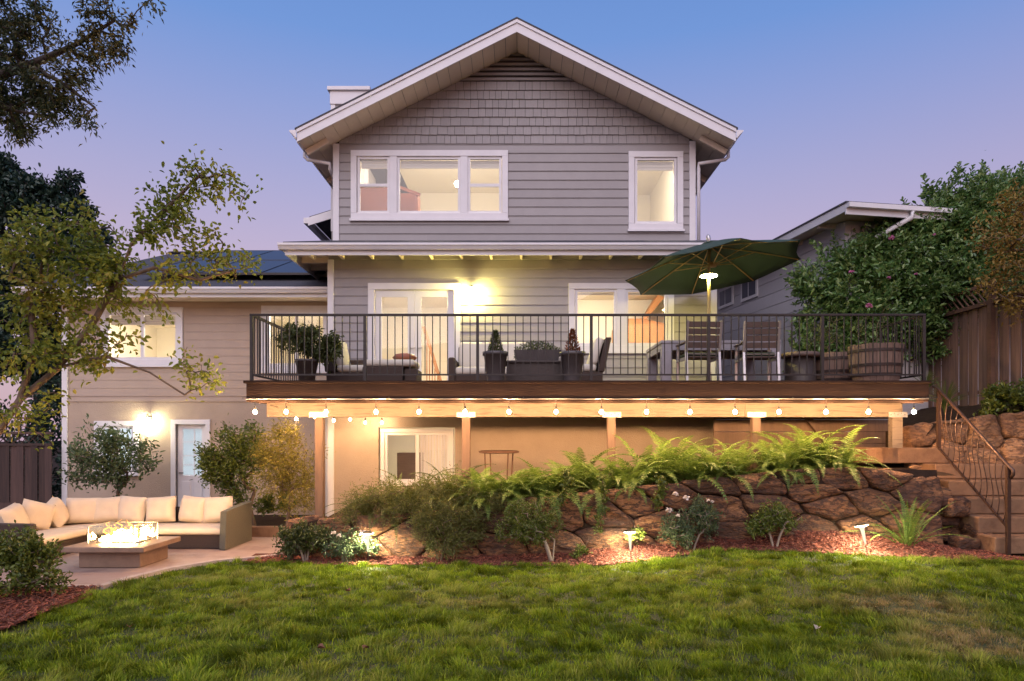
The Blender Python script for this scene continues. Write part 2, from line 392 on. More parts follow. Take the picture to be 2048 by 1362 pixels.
# openings (x0, x1, z0, z1)
TRI = (-3.40, -.24, 6.17, 7.55); WR = (2.18, 3.28, 5.96, 7.53)
FD = (-3.03, -1.19, 2.64, 4.86); DBL = (.97, 3.07, 3.50, 4.86)
BW = (-2.83, -1.30, .78, 1.98)
W1 = (-8.99, -7.22, 3.33, 4.57); W2 = (-5.54, -4.05, 3.20, 4.60)
W3 = (-9.10, -8.15, 1.00, 2.13); DR = (-7.46, -6.62, .02, 2.16)
def inner(o, t=.10): return (o[0]+t, o[1]-t, o[2]+t, o[3]-t)

# wall sheets behind the boards
def wall(x0, x1, z0, z1, y0, y1, ops, mat):
    b = MB()
    for p, q, r, s in minus(x0, x1, z0, z1, ops): b.box(p, y0, r, q, y1, s)
    return b.build('wall', M[mat], house)
wall(LX0, LX1, 2.32, 5.42, DL, DL+.16, [inner(FD), inner(DBL)], 'siding')
wall(LX0, LX1, -.1, 2.318, DL+.004, DL+.17, [BW], 'stucco')
wall(UX0, UX1, 5.424, ZB, DU, DU+.16, [inner(TRI), inner(WR)], 'siding')
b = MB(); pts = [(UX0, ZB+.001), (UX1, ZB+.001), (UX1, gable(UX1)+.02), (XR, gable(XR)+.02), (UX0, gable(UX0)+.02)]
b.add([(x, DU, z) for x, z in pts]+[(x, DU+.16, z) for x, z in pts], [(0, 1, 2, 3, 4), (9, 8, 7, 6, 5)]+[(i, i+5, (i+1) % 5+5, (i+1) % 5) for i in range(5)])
b.build('gable_wall_shade', M['dark'], house)  # dark sheet so the shingle gaps show as painted shadow lines
wall(-9.78, LX0-.002, 2.56, 4.84, DW, DW+.16, [inner(W1), inner(W2)], 'wing')
wall(-9.78, LX0-.002, -.1, 2.558, DW-.03, DW+.15, [inner(W3), inner(DR)], 'stucco')
b = MB()                                         # side and back walls
b.box(LX0, DL+.17, -.1, LX0+.15, 22, 5.4); b.box(LX1-.15, DL+.17, -.1, LX1, 22, 5.4)
b.box(UX0, DU+.16, 5.424, UX0+.15, 22, 7.72); b.box(UX1-.15, DU+.16, 5.424, UX1, 22, 7.66)
b.box(-9.78, DW+.16, -.1, -9.63, 24, 4.9); b.box(-9.78, 23.8, -.1, LX1, 24, 5.4)
b.build('side_wall', M['siding'], house)

# lap siding, board by board
def board(x0, x1, z0, z1, y, th=.025, mt='siding', za=None, zb=None):
    za = z0 if za is None else za; zb = z1 if zb is None else zb
    f = lambda z: y-(th+(.007-th)*(z-za)/(zb-za))
    MB().hexa([(x0, f(z0), z0), (x1, f(z0), z0), (x1, y-.001, z0), (x0, y-.001, z0),
               (x0, f(z1), z1), (x1, f(z1), z1), (x1, y-.001, z1), (x0, y-.001, z1)]).build('siding_board', M[mt], house)
def lap(x0, x1, z0, z1, y, ops, ex, th=.025, mt='siding'):
    z = z0
    while z < z1-.01:
        t = min(z+ex, z1); cuts = [R.uniform(x0+1, x1-1) for _ in range(1)]
        for p, q, r, s in minus(x0, x1, z, t, ops):
            if s-r < .012 or q-p < .02: continue
            seg = [p]+[c for c in cuts if p+.3 < c < q-.3]+[q]
            for u, v in zip(seg, seg[1:]): board(u+.001, v-.001, r, s-.003 if s == t else s, y, th, mt, z, z+ex)
        z += ex
lap(UX0+.115, UX1-.115, 5.52, ZB, DU, [TRI, WR], .18)
lap(LX0+.125, LX1-.125, 2.46, 5.33, DL, [FD, DBL], .179)
lap(-9.66, LX0-.02, 2.66, 4.74, DW, [W1, W2], .173, .014, 'wing')
# wall shingles in the gable
MB().box(UX0+.11, DU-.022, ZB-.012, UX1-.11, DU-.001, ZB+.006).build('belt_trim', M['siding'], house)
def piece(name, poly, y, z0, z1, a, c, mat):
    """flat-backed piece cut to a polygon, thicker towards its lower edge"""
    f = [(x, y-(a+(c-a)*(z-z0)/(z1-z0)), z) for x, z in poly]; n = len(poly)
    MB().add(f+[(x, y-.001, z) for x, z in poly], [tuple(range(n)), tuple(reversed(range(n, 2*n)))]+[(i, i+n, (i+1) % n+n, (i+1) % n) for i in range(n)]).build(name, mat, house)
def gclip(poly):
    poly = clip(poly, (.5, 1), 9.525+.5*XR); return clip(poly, (-.5, 1), 9.525-.5*XR)
for k in range(7):
    z0 = ZB+.008+k*.179; z1 = z0+.1775; x = UX0+.115
    while x < UX1-.115:
        wd = min(R.choice([.12, .14, .16, .16, .2, .25]), UX1-.115-x)
        dz = R.choice([0, 0, .004])
        p = gclip([(x+.0035, z0-dz), (x+wd-.0035, z0-dz), (x+wd-.0035, z1), (x+.0035, z1)]); x += wd
        if len(p) > 2: piece('shingle', p, DU, z0, z1, .034, .009, M['shingle'])
ZV = ZB+.008+7*.179
for k in range(6):                               # gable vent louvres
    z0 = ZV+.012+k*.10; p = gclip([(UX0, z0), (UX1, z0), (UX1, z0+.072), (UX0, z0+.072)])
    if len(p) > 2: piece('vent_louver', p, DU, z0, z0+.072, .05, .006, M['siding'])
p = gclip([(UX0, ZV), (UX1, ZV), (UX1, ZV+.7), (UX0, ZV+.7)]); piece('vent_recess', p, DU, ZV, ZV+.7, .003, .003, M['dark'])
# corner boards and band
for x0, x1, y, z0, z1 in ((UX0-.01, UX0+.115, DU, 5.5, gable(UX0)), (UX1-.115, UX1+.01, DU, 5.5, gable(UX1)),
                          (LX0-.01, LX0+.115, DL, .1, 5.33), (LX1-.115, LX1+.01, DL, 2.3, 5.33), (-9.80, -9.68, DW-.02, 0, 4.74)):
    MB().box(x0, y-.035, z0, x1, y+.1, z1).build('corner_board', M['trim'], house, bevel=.006)
MB().box(-9.675, DW-.05, 2.545, LX0-.02, DW+.001, 2.60).build('band', M['wing'], house)

# windows
window(*TRI, DU, [(-3.27, -2.62, 'dh'), (-2.47, -1.20, 'fix'), (-1.05, -.37, 'dh')], blind=.16)
window(*WR, DU, [(2.31, 3.15, 'fix')], blind=.18)
window(*DBL, DL, [(1.10, 1.93, 'fix'), (2.11, 2.94, 'fix')], blind=.05)
window(*W1, DW, [(-8.87, -7.34, 'sl')], blind=.2)
window(*W2, DW, [(-5.42, -4.17, 'sl')])
window(*W3, DW-.03, [(-8.99, -8.26, 'sl')], tw=.11)
window(-2.80, -1.33, .81, 1.96, DL+.09, [(-2.72, -1.41, 'sl')], tw=.08, sill=False)
for k in range(11): MB().box(-2.02+k*.058, DL+.20, .9, -1.975+k*.058, DL+.215+.02*(k % 2), 1.9).build('blind_slat', M['trim'], house)
MB().box(-2.62, DL+.9, .41, -2.1, DL+1.2, 1.45).build('shelf', M['slat'], house)
# french doors: frame with two glazed leaves
x0, x1, z0, z1 = FD
b = MB(); a, c = DL-.05, DL+.1
b.box(x0, a, z1-.13, x1, c, z1); b.box(x0, a, z0, x0+.13, c, z1-.13); b.box(x1-.13, a, z0, x1, c, z1-.13)
fd = b.build('french_door', M['trim'], house, bevel=.006)
for p, q in ((x0+.135, (x0+x1)/2-.005), ((x0+x1)/2+.005, x1-.135)):
    s = MB(); y0, y1, t = DL+.0, DL+.045, .13
    s.box(p, y0, z1-.14-t, q, y1, z1-.14); s.box(p, y0, z0+.02, q, y1, z0+.27)
    s.box(p, y0, z0+.27, p+t, y1, z1-.14-t); s.box(q-t, y0, z0+.27, q, y1, z1-.14-t)
    s.build('door_leaf', M['trim'], fd)
    MB().box(p+t-.005, DL+.02, z0+.265, q-t+.005, DL+.026, z1-.27+.005).build('pane', M['glass'], fd)
    hx = (q-.06) if p < (x0+x1)/2-.3 else p+.06
    MB().tube([(hx, DL-.005, 3.56), (hx, DL-.055, 3.56), (hx+.10, DL-.055, 3.565)], .011, 6).build('handle', M['silver'], fd)
# lower door: half glazed, two panels below
x0, x1, z0, z1 = DR; y = DW-.03
b = MB(); b.box(x0, y-.045, z1-.10, x1, y+.1, z1); b.box(x0, y-.045, z0, x0+.10, y+.1, z1-.10); b.box(x1-.10, y-.045, z0, x1, y+.1, z1-.10)
ld = b.build('back_door', M['trim'], house, bevel=.006)
p, q = x0+.105, x1-.105
s = MB(); yy = y+.04
s.box(p, yy, z0+.01, q, yy+.04, z0+.95); s.box(p, yy, z0+.95, p+.11, yy+.04, z1-.105); s.box(q-.11, yy, z0+.95, q, yy+.04, z1-.105); s.box(p+.11, yy, z1-.2, q-.11, yy+.04, z1-.105)
for u0, u1 in ((p+.09, (p+q)/2-.035), ((p+q)/2+.035, q-.09)):
    s.box(u0, yy-.012, z0+.16, u1, yy+.001, z0+.82)
s.build('door_leaf', M['trim'], ld, bevel=.01)
g0, g1 = z0+.95, z1-.2
MB().box(p+.105, yy+.015, g0-.005, q-.105, yy+.02, g1+.005).build('pane', M['glass'], ld)
s = MB()
for t in (.22, .42, .72): s.box(p+.11, yy+.002, g0+(g1-g0)*t-.012, q-.11, yy+.03, g0+(g1-g0)*t+.012)
s.box(q-.28, yy+.003, g0, q-.262, yy+.029, g1); s.build('muntin', M['trim'], ld)
MB().tube([(p+.06, yy-.001, 1.02), (p+.06, yy-.05, 1.02), (p+.15, yy-.05, 1.02)], .012, 6).build('handle', M['lampmetal'], ld)

# gable roof
DRK = 12.95; EX0, EX1 = -4.25, 4.11
b = MB()
for xe, s in ((EX0, 1), (EX1, -1)):
    zt = lambda x: 9.73-.5*abs(x-XR)
    for (ya, yb, off, th) in ((DRK-.03, 22.3, .012, .03),):
        xo = xe-s*.03
        q = [(xo, zt(xo)+off), (XR, zt(XR)+off), (XR, zt(XR)+off+th), (xo, zt(xo)+off+th)]
        b.add([(x, ya, z) for x, z in q]+[(x, yb, z) for x, z in q], [(0, 1, 2, 3), (7, 6, 5, 4)]+[(i, i+4, (i+1) % 4+4, (i+1) % 4) for i in range(4)])
b.build('roof', M['roof'], house)
for xe in (EX0, EX1):                            # rake boards, the drip edge proud of the lower one
    zt = lambda x: 9.73-.5*abs(x-XR)
    for (ya, yb, o1, o0) in ((DRK-.022, DRK+.02, .011, -.055), (DRK, DRK+.022, -.057, -.225)):
        q = [(xe, zt(xe)+o0), (XR, zt(XR)+o0), (XR, zt(XR)+o1), (xe, zt(xe)+o1)]
        if xe > 0: q = [q[1], q[0], q[3], q[2]]
        MB().hexa([(q[0][0], ya, q[0][1]), (q[1][0], ya, q[1][1]), (q[1][0], yb, q[1][1]), (q[0][0], yb, q[0][1]),
                   (q[3][0], ya, q[3][1]), (q[2][0], ya, q[2][1]), (q[2][0], yb, q[2][1]), (q[3][0], yb, q[3][1])]).build('rake_board', M['trim'], house)
    s = 1 if xe < 0 else -1                      # soffit boards run front to back
    L = abs(xe-XR); n = 19
    for k in range(n):
        u0 = XR-s*(k*L/n+.004); u1 = XR-s*((k+1)*L/n-.004)
        yb = 13.697 if abs(u0-XR) < 3.5 else 22
        z = lambda x: 9.73-.5*abs(x-XR)-.20
        lo, hi = sorted((u0, u1))
        MB().hexa([(lo, DRK+.023, z(lo)), (hi, DRK+.023, z(hi)), (hi, yb, z(hi)), (lo, yb, z(lo)),
                   (lo, DRK+.023, z(lo)+.02), (hi, DRK+.023, z(hi)+.02), (hi, yb, z(hi)+.02), (lo, yb, z(lo)+.02)]).build('soffit_board', M['soffit'], house)
    # lookout beam by the corner, eave board, gutter and downspout
    xw = UX0 if xe < 0 else UX1
    zz = lambda x: 9.73-.5*abs(x-XR)-.205
    MB().bar((xw-s*.02, DRK+.42, zz(xw)-.06), (xe+s*.06, DRK+.42, zz(xe)-.055), .05, .11).build('lookout', M['soffit'], house)
    MB().bar((xw-s*.02, DRK+1.9, zz(xw)-.06), (xe+s*.06, DRK+1.9, zz(xe)-.055), .05, .11).build('lookout', M['soffit'], house)
    MB().box(min(xe, xe+s*.02), DRK+.024, zz(xe)-.03, max(xe, xe+s*.02), 22, zz(xe)+.19).build('eave_board', M['trim'], house)
    g = [(0, -.02), (-.02, -.02), (-.075, .05), (-.13, .10), (-.13, .125), (-.118, .125), (-.118, .108), (-.065, .058), (-.014, 0), (0, 0)]
    gx = lambda d: xe-.003*s+s*d
    gp = [(gx(d), 7.50+z) for d, z in g]
    for nm, ya, yb in (('gutter', DRK-.02, 22),):
        n = len(gp); b = MB().add([(x, ya, z) for x, z in gp]+[(x, yb, z) for x, z in gp], [(i, (i+1) % n, (i+1) % n+n, i+n) for i in range(n)]+[tuple(range(n)), tuple(reversed(range(n, 2*n)))])
        b.build(nm, M['trim'], house)
    MB().hexa([(gx(-.13), DRK-.024, 7.600), (gx(0), DRK-.024, 7.482), (gx(0), DRK-.021, 7.482), (gx(-.13), DRK-.021, 7.600), (gx(-.13), DRK-.024, 7.625), (gx(0), DRK-.024, 7.625), (gx(0), DRK-.021, 7.625), (gx(-.13), DRK-.021, 7.625)]).build('gutter_cap', M['trim'], house)
    yd = 13.62
    xd = xw-s*.055
    MB().tube([(xe-s*.06, yd, 7.52), (xe-s*.06, yd, 7.40), (xe-s*.0, yd, 7.34), (xd, yd, 7.26), (xd, yd, 7.16)]+([(xd, yd, 5.62)] if xe > 0 else [(xd-.02, yd+.4, 7.1)]), .036, 8).build('downspout', M['trim'], house, True)
# skirt roof between the storeys
def skirt(x0, x1, y0, y1): pass
SX0, SX1, SY = -4.48, 4.32, 12.95
b = MB().hexa([(SX0-.02, SY-.03, 5.47), (SX1, SY-.03, 5.47), (SX1, DU, 5.72), (UX0, DU, 5.72),
               (SX0-.02, SY-.03, 5.50), (SX1, SY-.03, 5.50), (SX1, DU, 5.75), (UX0, DU, 5.75)])
b.hexa([(SX0-.02, SY-.03, 5.471), (UX0, DU, 5.721), (UX0, 17, 5.721), (SX0-.02, 17, 5.471),
        (SX0-.02, SY-.03, 5.501), (UX0, DU, 5.751), (UX0, 17, 5.751), (SX0-.02, 17, 5.501)])
b.hexa([(UX1, DU, 5.722), (SX1, DU, 5.722), (SX1, 17, 5.722), (UX1, 17, 5.722), (UX1, DU, 5.752), (SX1, DU, 5.752), (SX1, 17, 5.752), (UX1, 17, 5.752)])
b.build('skirt_roof', M['roof'], house)
MB().box(SX0, SY+.02, 5.26, SX1, SY+.045, 5.465).build('skirt_fascia', M['trim'], house)
MB().box(SX0+.002, SY+.046, 5.26, SX0+.027, 17, 5.465).build('skirt_fascia', M['trim'], house)
q = [(0, 0), (-.07, 0), (-.10, .055), (-.12, .075), (-.12, .115), (-.11, .115), (-.11, .085), (0, .115)]
MB().add([(SX0-.1, SY+.018+d, 5.35+z) for d, z in q]+[(SX1, SY+.018+d, 5.35+z) for d, z in q], [(i, i+8, (i+1) % 8+8, (i+1) % 8) for i in range(8)]+[tuple(range(8)), tuple(range(15, 7, -1))]).build('gutter', M['trim'], house)
MB().add([(SX0+d, SY-.05, 5.35+z) for d, z in q]+[(SX0+d, 17, 5.35+z) for d, z in q], [(i, (i+1) % 8, (i+1) % 8+8, i+8) for i in range(8)]+[tuple(range(7, -1, -1)), tuple(range(8, 16))]).build('gutter', M['trim'], house)
n = 8                                            # sloping soffit boards and rafter tails
for k in range(5):
    ya, yb = SY+.05+k*.13, SY+.05+(k+1)*.13-.006
    zf = lambda y: 5.40+(y-SY)*.06
    MB().hexa([(SX0+.03, ya, zf(ya)), (SX1, ya, zf(ya)), (SX1, yb, zf(yb)), (SX0+.03, yb, zf(yb)), (SX0+.03, ya, zf(ya)+.02), (SX1, ya, zf(ya)+.02), (SX1, yb, zf(yb)+.02), (SX0+.03, yb, zf(yb)+.02)]).build('soffit_board', M['soffit'], house)
for k in range(4):
    xa, xb = SX0+.03+k*.155, SX0+.03+(k+1)*.155-.006
    MB().box(xa, DL+.0, 5.445, xb, 17, 5.463).build('soffit_board', M['soffit'], house)
for k in range(15):
    x = SX0+.35+k*.59
    MB().hexa([(x, SY+.05, 5.31), (x+.045, SY+.05, 5.31), (x+.045, DL-.022, 5.335), (x, DL-.022, 5.335), (x, SY+.05, 5.398), (x+.045, SY+.05, 5.398), (x+.045, DL-.022, 5.43), (x, DL-.022, 5.43)]).build('rafter_tail', M['soffit'], house)
for k in range(5):
    y = DL+.25+k*.62
    MB().box(SX0+.03, y, 5.335, LX0-.012, y+.045, 5.443).build('rafter_tail', M['soffit'], house)
MB().box(LX0+.12, DL-.026, 5.335, LX1-.12, DL-.002, 5.44).build('frieze_board', M['siding'], house)
# chimney
CHX0, CHX1, CHY0, CHY1 = -4.32, -3.50, 15.6, 16.5
b = MB().box(CHX0, CHY0, 5, CHX1, CHY1, 9.40); ch = b.build('chimney', M['siding'], house)
for x in (CHX0-.012, CHX1-.10+.012): MB().box(x, CHY0-.02, 6.5, x+.10, CHY0+.08, 9.40).build('corner_board', M['trim'], ch)
MB().box(CHX0-.03, CHY0-.04, 9.40, CHX1+.03, CHY1+.04, 9.70).build('band', M['trim'], ch, bevel=.01)
MB().box(CHX0-.08, CHY0-.09, 9.702, CHX1+.08, CHY1+.09, 9.79).build('cap', M['trim'], ch, bevel=.01)
MB().lathe([(.12, 0), (.12, .06), (.17, .06), (.17, .09), (.05, .13)], (CHX1-.3, CHY0+.4, 9.791), 12).build('flue_cap', M['steel'], ch)
# small bay roof behind the left corner
b = MB().hexa([(-4.95, 16.0, 6.93), (-3.76, 16.0, 7.30), (-3.76, 18, 7.30), (-4.95, 18, 6.93), (-4.95, 16.0, 6.97), (-3.76, 16.0, 7.34), (-3.76, 18, 7.34), (-4.95, 18, 6.97)]); b.build('bay_roof', M['roof'], house)
MB().hexa([(-4.97, 15.96, 6.74), (-3.77, 15.96, 7.12), (-3.77, 15.99, 7.12), (-4.97, 15.99, 6.74), (-4.97, 15.96, 6.93), (-3.77, 15.96, 7.31), (-3.77, 15.99, 7.31), (-4.97, 15.99, 6.93)]).build('rake_board', M['trim'], house)
MB().box(-5.08, 15.97, 6.80, -4.96, 18, 6.93).build('gutter', M['trim'], house)
MB().box(-4.40, 16.2, 5.2, -3.76, 18, 7.08).build('bay', M['siding'], house)

# wing roof, gutter, solar panels
EY, EZ, SLP = 13.95, 4.86, .38
zr = lambda y: EZ+(y-EY)*SLP
b = MB().hexa([(-10.3, EY, EZ-.03), (LX0-.03, EY, EZ-.03), (LX0-.03, 20, zr(20)-.03), (-10.3, 20, zr(20)-.03), (-10.3, EY, EZ), (LX0-.03, EY, EZ), (LX0-.03, 20, zr(20)), (-10.3, 20, zr(20))])
b.hexa([(-10.3, 20.001, zr(20)-.03), (LX0-.03, 20.001, zr(20)-.03), (LX0-.03, 26, EZ), (-10.3, 26, EZ), (-10.3, 20.001, zr(20)), (LX0-.03, 20.001, zr(20)), (LX0-.03, 26, EZ+.03), (-10.3, 26, EZ+.03)])
b.build('wing_roof', M['roof'], house)
for k in range(46):
    x = -10.28+k*.14; MB().bar((x, 20.02, zr(20)+.02), (x+.15, 20.02, zr(20)+.03), .26, .03).build('ridge_shingle', M['roof'], house)
MB().box(-10.3, EY+.02, 4.66, LX0-.04, EY+.045, 4.825).build('wing_fascia', M['trim'], house)
MB().add([(-10.36, EY+.018+d, 4.735+z) for d, z in q]+[(LX0-.04, EY+.018+d, 4.735+z) for d, z in q], [(i, i+8, (i+1) % 8+8, (i+1) % 8) for i in range(8)]+[tuple(range(8)), tuple(range(15, 7, -1))]).build('gutter', M['trim'], house)
MB().box(-10.3, EY+.046, 4.69, LX0-.04, DW-.02, 4.71).build('wing_soffit', M['soffit'], house)
def panel(x0, x1, y0, y1):
    h = .14; e = .004
    o = MB().hexa([(x0+e, y0+e, zr(y0)+h), (x1-e, y0+e, zr(y0)+h), (x1-e, y1-e, zr(y1)+h), (x0+e, y1-e, zr(y1)+h), (x0+e, y0+e, zr(y0)+h+.04), (x1-e, y0+e, zr(y0)+h+.04), (x1-e, y1-e, zr(y1)+h+.04), (x0+e, y1-e, zr(y1)+h+.04)]).build('solar_panel', M['solar'], house)
    f = MB()
    for (a, c) in (((x0, y0), (x1, y0)), ((x0, y1), (x1, y1)), ((x0, y0), (x0, y1)), ((x1, y0), (x1, y1))):
        f.bar((a[0], a[1], zr(a[1])+h+.022), (c[0], c[1], zr(c[1])+h+.022), .012, .05)
    f.build('panel_frame', M['black'], o)
for x in (-8.25, -6.93, -5.61): panel(x, x+1.3, 14.75, 16.95)
for x in (-8.25, -6.93): panel(x, x+1.3, 17.0, 19.2)
panel(-5.61, -4.6, 17.0, 18.0) if False else None
MB().hexa([(-5.60, 17.0, zr(17)+.14), (-4.45, 14.75, zr(14.75)+.14), (-4.30, 14.75, zr(14.75)+.14), (-4.30, 16.95, zr(16.95)+.14),
           (-5.60, 17.0, zr(17)+.141), (-4.45, 14.75, zr(14.75)+.141), (-4.30, 14.75, zr(14.75)+.141), (-4.30, 16.95, zr(16.95)+.141)]) if False else None
for x, y in ((-5.35, 17.6), (-5.0, 17.2), (-4.6, 18.5)):
    MB().tube([(x, y, zr(y)-.02), (x, y, zr(y)+.36)], .04, 8).build('vent_pipe', M['steel'], house)
MB().tube([(LX0-.05, DL+.1, .1), (LX0-.05, DL+.1, 2.3)], .04, 8).build('downspout', M['trim'], house)

# wall lamps
def sconce(x, y, z, mat):
    b = MB().box(x-.045, y-.03, z-.12, x+.045, y-.001, z+.10)
    b.tube([(x, y-.03, z+.06), (x, y-.06, z+.14), (x, y-.11, z+.15), (x, y-.12, z+.10)], .010, 6)
    b.lathe([(.06, 0), (.05, .02), (.015, .03)], (x, y-.12, z+.082), 12)
    o = b.build('wall_lamp', M['lampmetal'], house)
    MB().lathe([(.045, -.14), (.056, -.1), (.056, .04), (.05, .08)], (x, y-.12, z), 14).build('lamp_glass', M[mat], o, True)
sconce(-.97, DL-.02, 4.66, 'sconce'); sconce(-7.93, DW-.03, 2.12, 'sconce2')

# rooms behind the panes
def room(x0, x1, y0, y1, z0, z1, mat, lamps, lm='roomlamp'):
    v = [(x0, y0, z0), (x1, y0, z0), (x1, y1, z0), (x0, y1, z0), (x0, y0, z1), (x1, y0, z1), (x1, y1, z1), (x0, y1, z1)]
    MB().add(v, [(0, 1, 2, 3), (7, 6, 5, 4), (1, 5, 6, 2), (2, 6, 7, 3), (3, 7, 4, 0)]).build('room', M[mat], house)
    for lx, ly, r in lamps:
        MB().lathe([(r, 0), (r*.8, -.04), (r*.4, -.07), (.01, -.08)], (lx, ly, z1-.002), 14).build('ceiling_light', M[lm], house)
room(-3.58, .6, DU+.17, 18.2, 5.7, 8.3, 'room', [(-1.15, 14.3, .22), (-2.6, 14.3, .2)])
MB().lathe([(.01, -.07), (.05, -.05), (.07, 0), (.05, .05), (.01, .07)], (-1.42, 15.5, 7.55), 12).build('ceiling_light', M['roomlamp'], house)
room(1.2, 3.35, DU+.17, 17.5, 5.7, 8.0, 'room', [(2.2, 14.3, .2)])
room(-3.65, .2, DL+.18, 18, 2.66, 5.2, 'room', [(-1.4, 14.9, .25), (-2.9, 14.8, .18)])
room(.25, 3.75, DL+.18, 17, 2.66, 5.2, 'room', [(1.2, 14.8, .25), (2.4, 14.8, .2)])
room(-9.6, -6.4, DW+.17, 18, 2.66, 4.66, 'room', [(-8, 15.3, .30)])
room(-6.35, -4.0, DW+.17, 18, 2.66, 4.66, 'room', [(-5, 15.2, .22)])
room(-9.6, -6.3, DW+.15, 18, .05, 2.4, 'roomcool', [(-8.4, 16.2, .26), (-7, 15.6, .2)], 'roomlamp2')
room(-3.6, -.9, DL+.18, 17, .4, 2.28, 'room', [(-1.6, 14.9, .17)])
# what can be made out inside
tag(MB().box(-3.42, 14.35, 5.71, -2.79, 14.9, 7.10).build('cabinet', M['salmon'], None, bevel=.01), 'salmon coloured cabinet standing inside the upstairs triple window', 'cabinet')
t = MB().box(-2.62, 14.5, 5.71, -2.18, 14.9, 6.98); t.bar((-2.64, 14.44, 7.12), (-2.12, 14.44, 6.92), .05, .06); t.bar((-2.2, 14.44, 6.2), (-2.24, 14.44, 7.0), .03, .05)
tag(t.build('bunk_rail', M['salmon'], None), 'reddish slanted bed rail seen through the middle pane upstairs', 'bed rail')
hood = thing('range_hood', 'orange wooden range hood glowing inside the right kitchen window', 'range hood', (2.75, 16.5, 3.4))
MB().add([(2.28, 16.0, 4.0), (3.55, 16.0, 4.0), (3.55, 16.9, 4.0), (2.28, 16.9, 4.0), (2.28, 16.0, 4.42), (3.55, 16.0, 4.42), (3.55, 16.9, 4.42), (2.28, 16.9, 4.42),
          (2.55, 16.3, 4.62), (2.95, 16.3, 4.62), (2.95, 16.9, 4.62), (2.55, 16.9, 4.62)], [(0, 3, 2, 1), (0, 1, 5, 4), (1, 2, 6, 5), (3, 0, 4, 7), (4, 5, 9, 8), (5, 6, 10, 9), (7, 4, 8, 11), (8, 9, 10, 11)]).build('canopy', M['oak'], hood)
MB().hexa([(2.95, 16.28, 4.5), (3.45, 16.28, 5.12), (3.45, 16.9, 5.12), (2.95, 16.9, 4.5), (2.95, 16.28, 4.62), (3.3, 16.28, 5.19), (3.3, 16.9, 5.19), (2.95, 16.9, 4.62)]).build('chimney', M['oak'], hood)
tag(MB().box(2.5, 16.35, 2.67, 3.7, 16.95, 3.98).build('kitchen_cabinet', M['oak'], None), 'oak kitchen cabinet below the range hood', 'cabinet')
b = MB().box(-1.62, 16.6, 2.67, -.9, 17.95, 4.3); tag(b.build('lit_doorway_glow', M['peach'], None), 'golden glow painted as a lit closet seen through the right leaf of the french doors', 'doorway')  # coloured block standing for a lit doorway, its glow painted on
st = thing('stair_banister', 'wooden stair banister behind the french doors', 'banister', (-1.9, 16.2, 2.66))
MB().bar((-1.75, 15.2, 2.95), (-2.15, 15.2, 4.25), .06, .07).build('rail', M['oak'], st)
for k in range(6):
    x = -1.78-k*.06; MB().box(x-.012, 15.19, 2.67, x+.012, 15.21, 2.95+k*.19).build('baluster', M['oak'], st)
# ------------------------------------------------------------------ ground, lawn, patio, beds
def lawn_z(x, y): return .20*smooth01((x-.2)/3.4)*smooth01((y-5.6)/3.4)+.02*math.sin(x*1.3+y*.7)*smooth01((7.5-y)/2)
LE = [(-4.24, 9.77), (-3.66, 9.78), (-2.39, 9.55), (-1, 9.62), (.4, 9.48), (1.1, 9.36), (1.75, 9.46), (2.56, 9.68), (3.2, 9.66), (3.9, 9.48), (4.65, 9.17), (5.6, 9.0), (6.4, 8.85), (9, 8.5)]
LL = [(2.0, -5.0), (4.5, -4.80), (6.23, -4.74), (7.2, -4.86), (8.03, -4.94), (8.6, -4.86), (9.22, -4.66), (9.77, -4.24)]
def on_lawn(x, y): return y < interp(x, LE) and x > interp(y, LL) and y < 9.77
def fr(a, b, n): return [a+(b-a)*i/n for i in range(n+1)]
o = obj('ground', grid_mesh(fr(-150, 150, 30), fr(-60, 260, 32), lambda x, y: -.10), M['soil']); tag(o, kind='structure')
o = obj('lawn', grid_mesh(fr(-6, 9.5, 62), fr(2, 9.9, 60), lambda x, y: lawn_z(x, y), lambda x, y: y < interp(x, LE)+.12), M['turf']); tag(o, kind='structure')
wall_top = [(-3.4, .52), (-3.0, .60), (-1.5, .70), (-.3, .86), (.6, .97), (1.92, 1.10), (3.0, 1.22), (4.1, 1.34), (5.0, 1.36), (6.2, 1.34)]
foot = [(-3.6, .03), (-1, .06), (1, .12), (3, .22), (4.6, .22), (5.6, .10), (6.4, -.06)]
def mulch_z(x, y): return lawn_z(x, min(y, 9.5))+.012+interp(x, foot)*smooth01((y-interp(x, LE))/.6)*.9
o = obj('mulch_bed', grid_mesh(fr(-4.0, 6.75, 70), fr(8.6, 10.3, 22), mulch_z, lambda x, y: y > interp(x, LE)-.06 and y > 10.1-.9*smooth01((x+4.05)/.4)), M['mulchbase'], None, True); tag(o, kind='structure')
o = obj('mulch_bed', grid_mesh(fr(-9, -4.6, 24), fr(4.5, 8.06, 20), lambda x, y: .035+.03*noise.noise((x*2, y*2, 0)), lambda x, y: x < interp(y, LL)+.04), M['mulchbase'], None, True); tag(o, kind='structure')
def bed_z(x, y): return interp(x, wall_top)-.10+(y-10.2)*.04+.03*noise.noise((x*1.5, y*1.5, 3))
o = obj('planting_bed', grid_mesh(fr(-3.1, 6.5, 50), fr(10.12, 13.6, 20), bed_z), M['soil'], None, True); tag(o, kind='structure')
def hill_z(x, y): return 1.50+.55*smooth01((x-6.4)/.6)+.40*smooth01((x-7.4)/1.4)+.05*noise.noise((x, y, 0))
o = obj('hillside', grid_mesh(fr(6.0, 40, 70), fr(11.35, 40, 60), hill_z), M['soil'], None, True); tag(o, kind='structure')
o = obj('hillside', grid_mesh(fr(7.3, 16, 30), fr(4.5, 11.4, 20), lambda x, y: .12+1.9*smooth01((x-9.05)/.5)), M['soil'], None, True); tag(o, kind='structure')
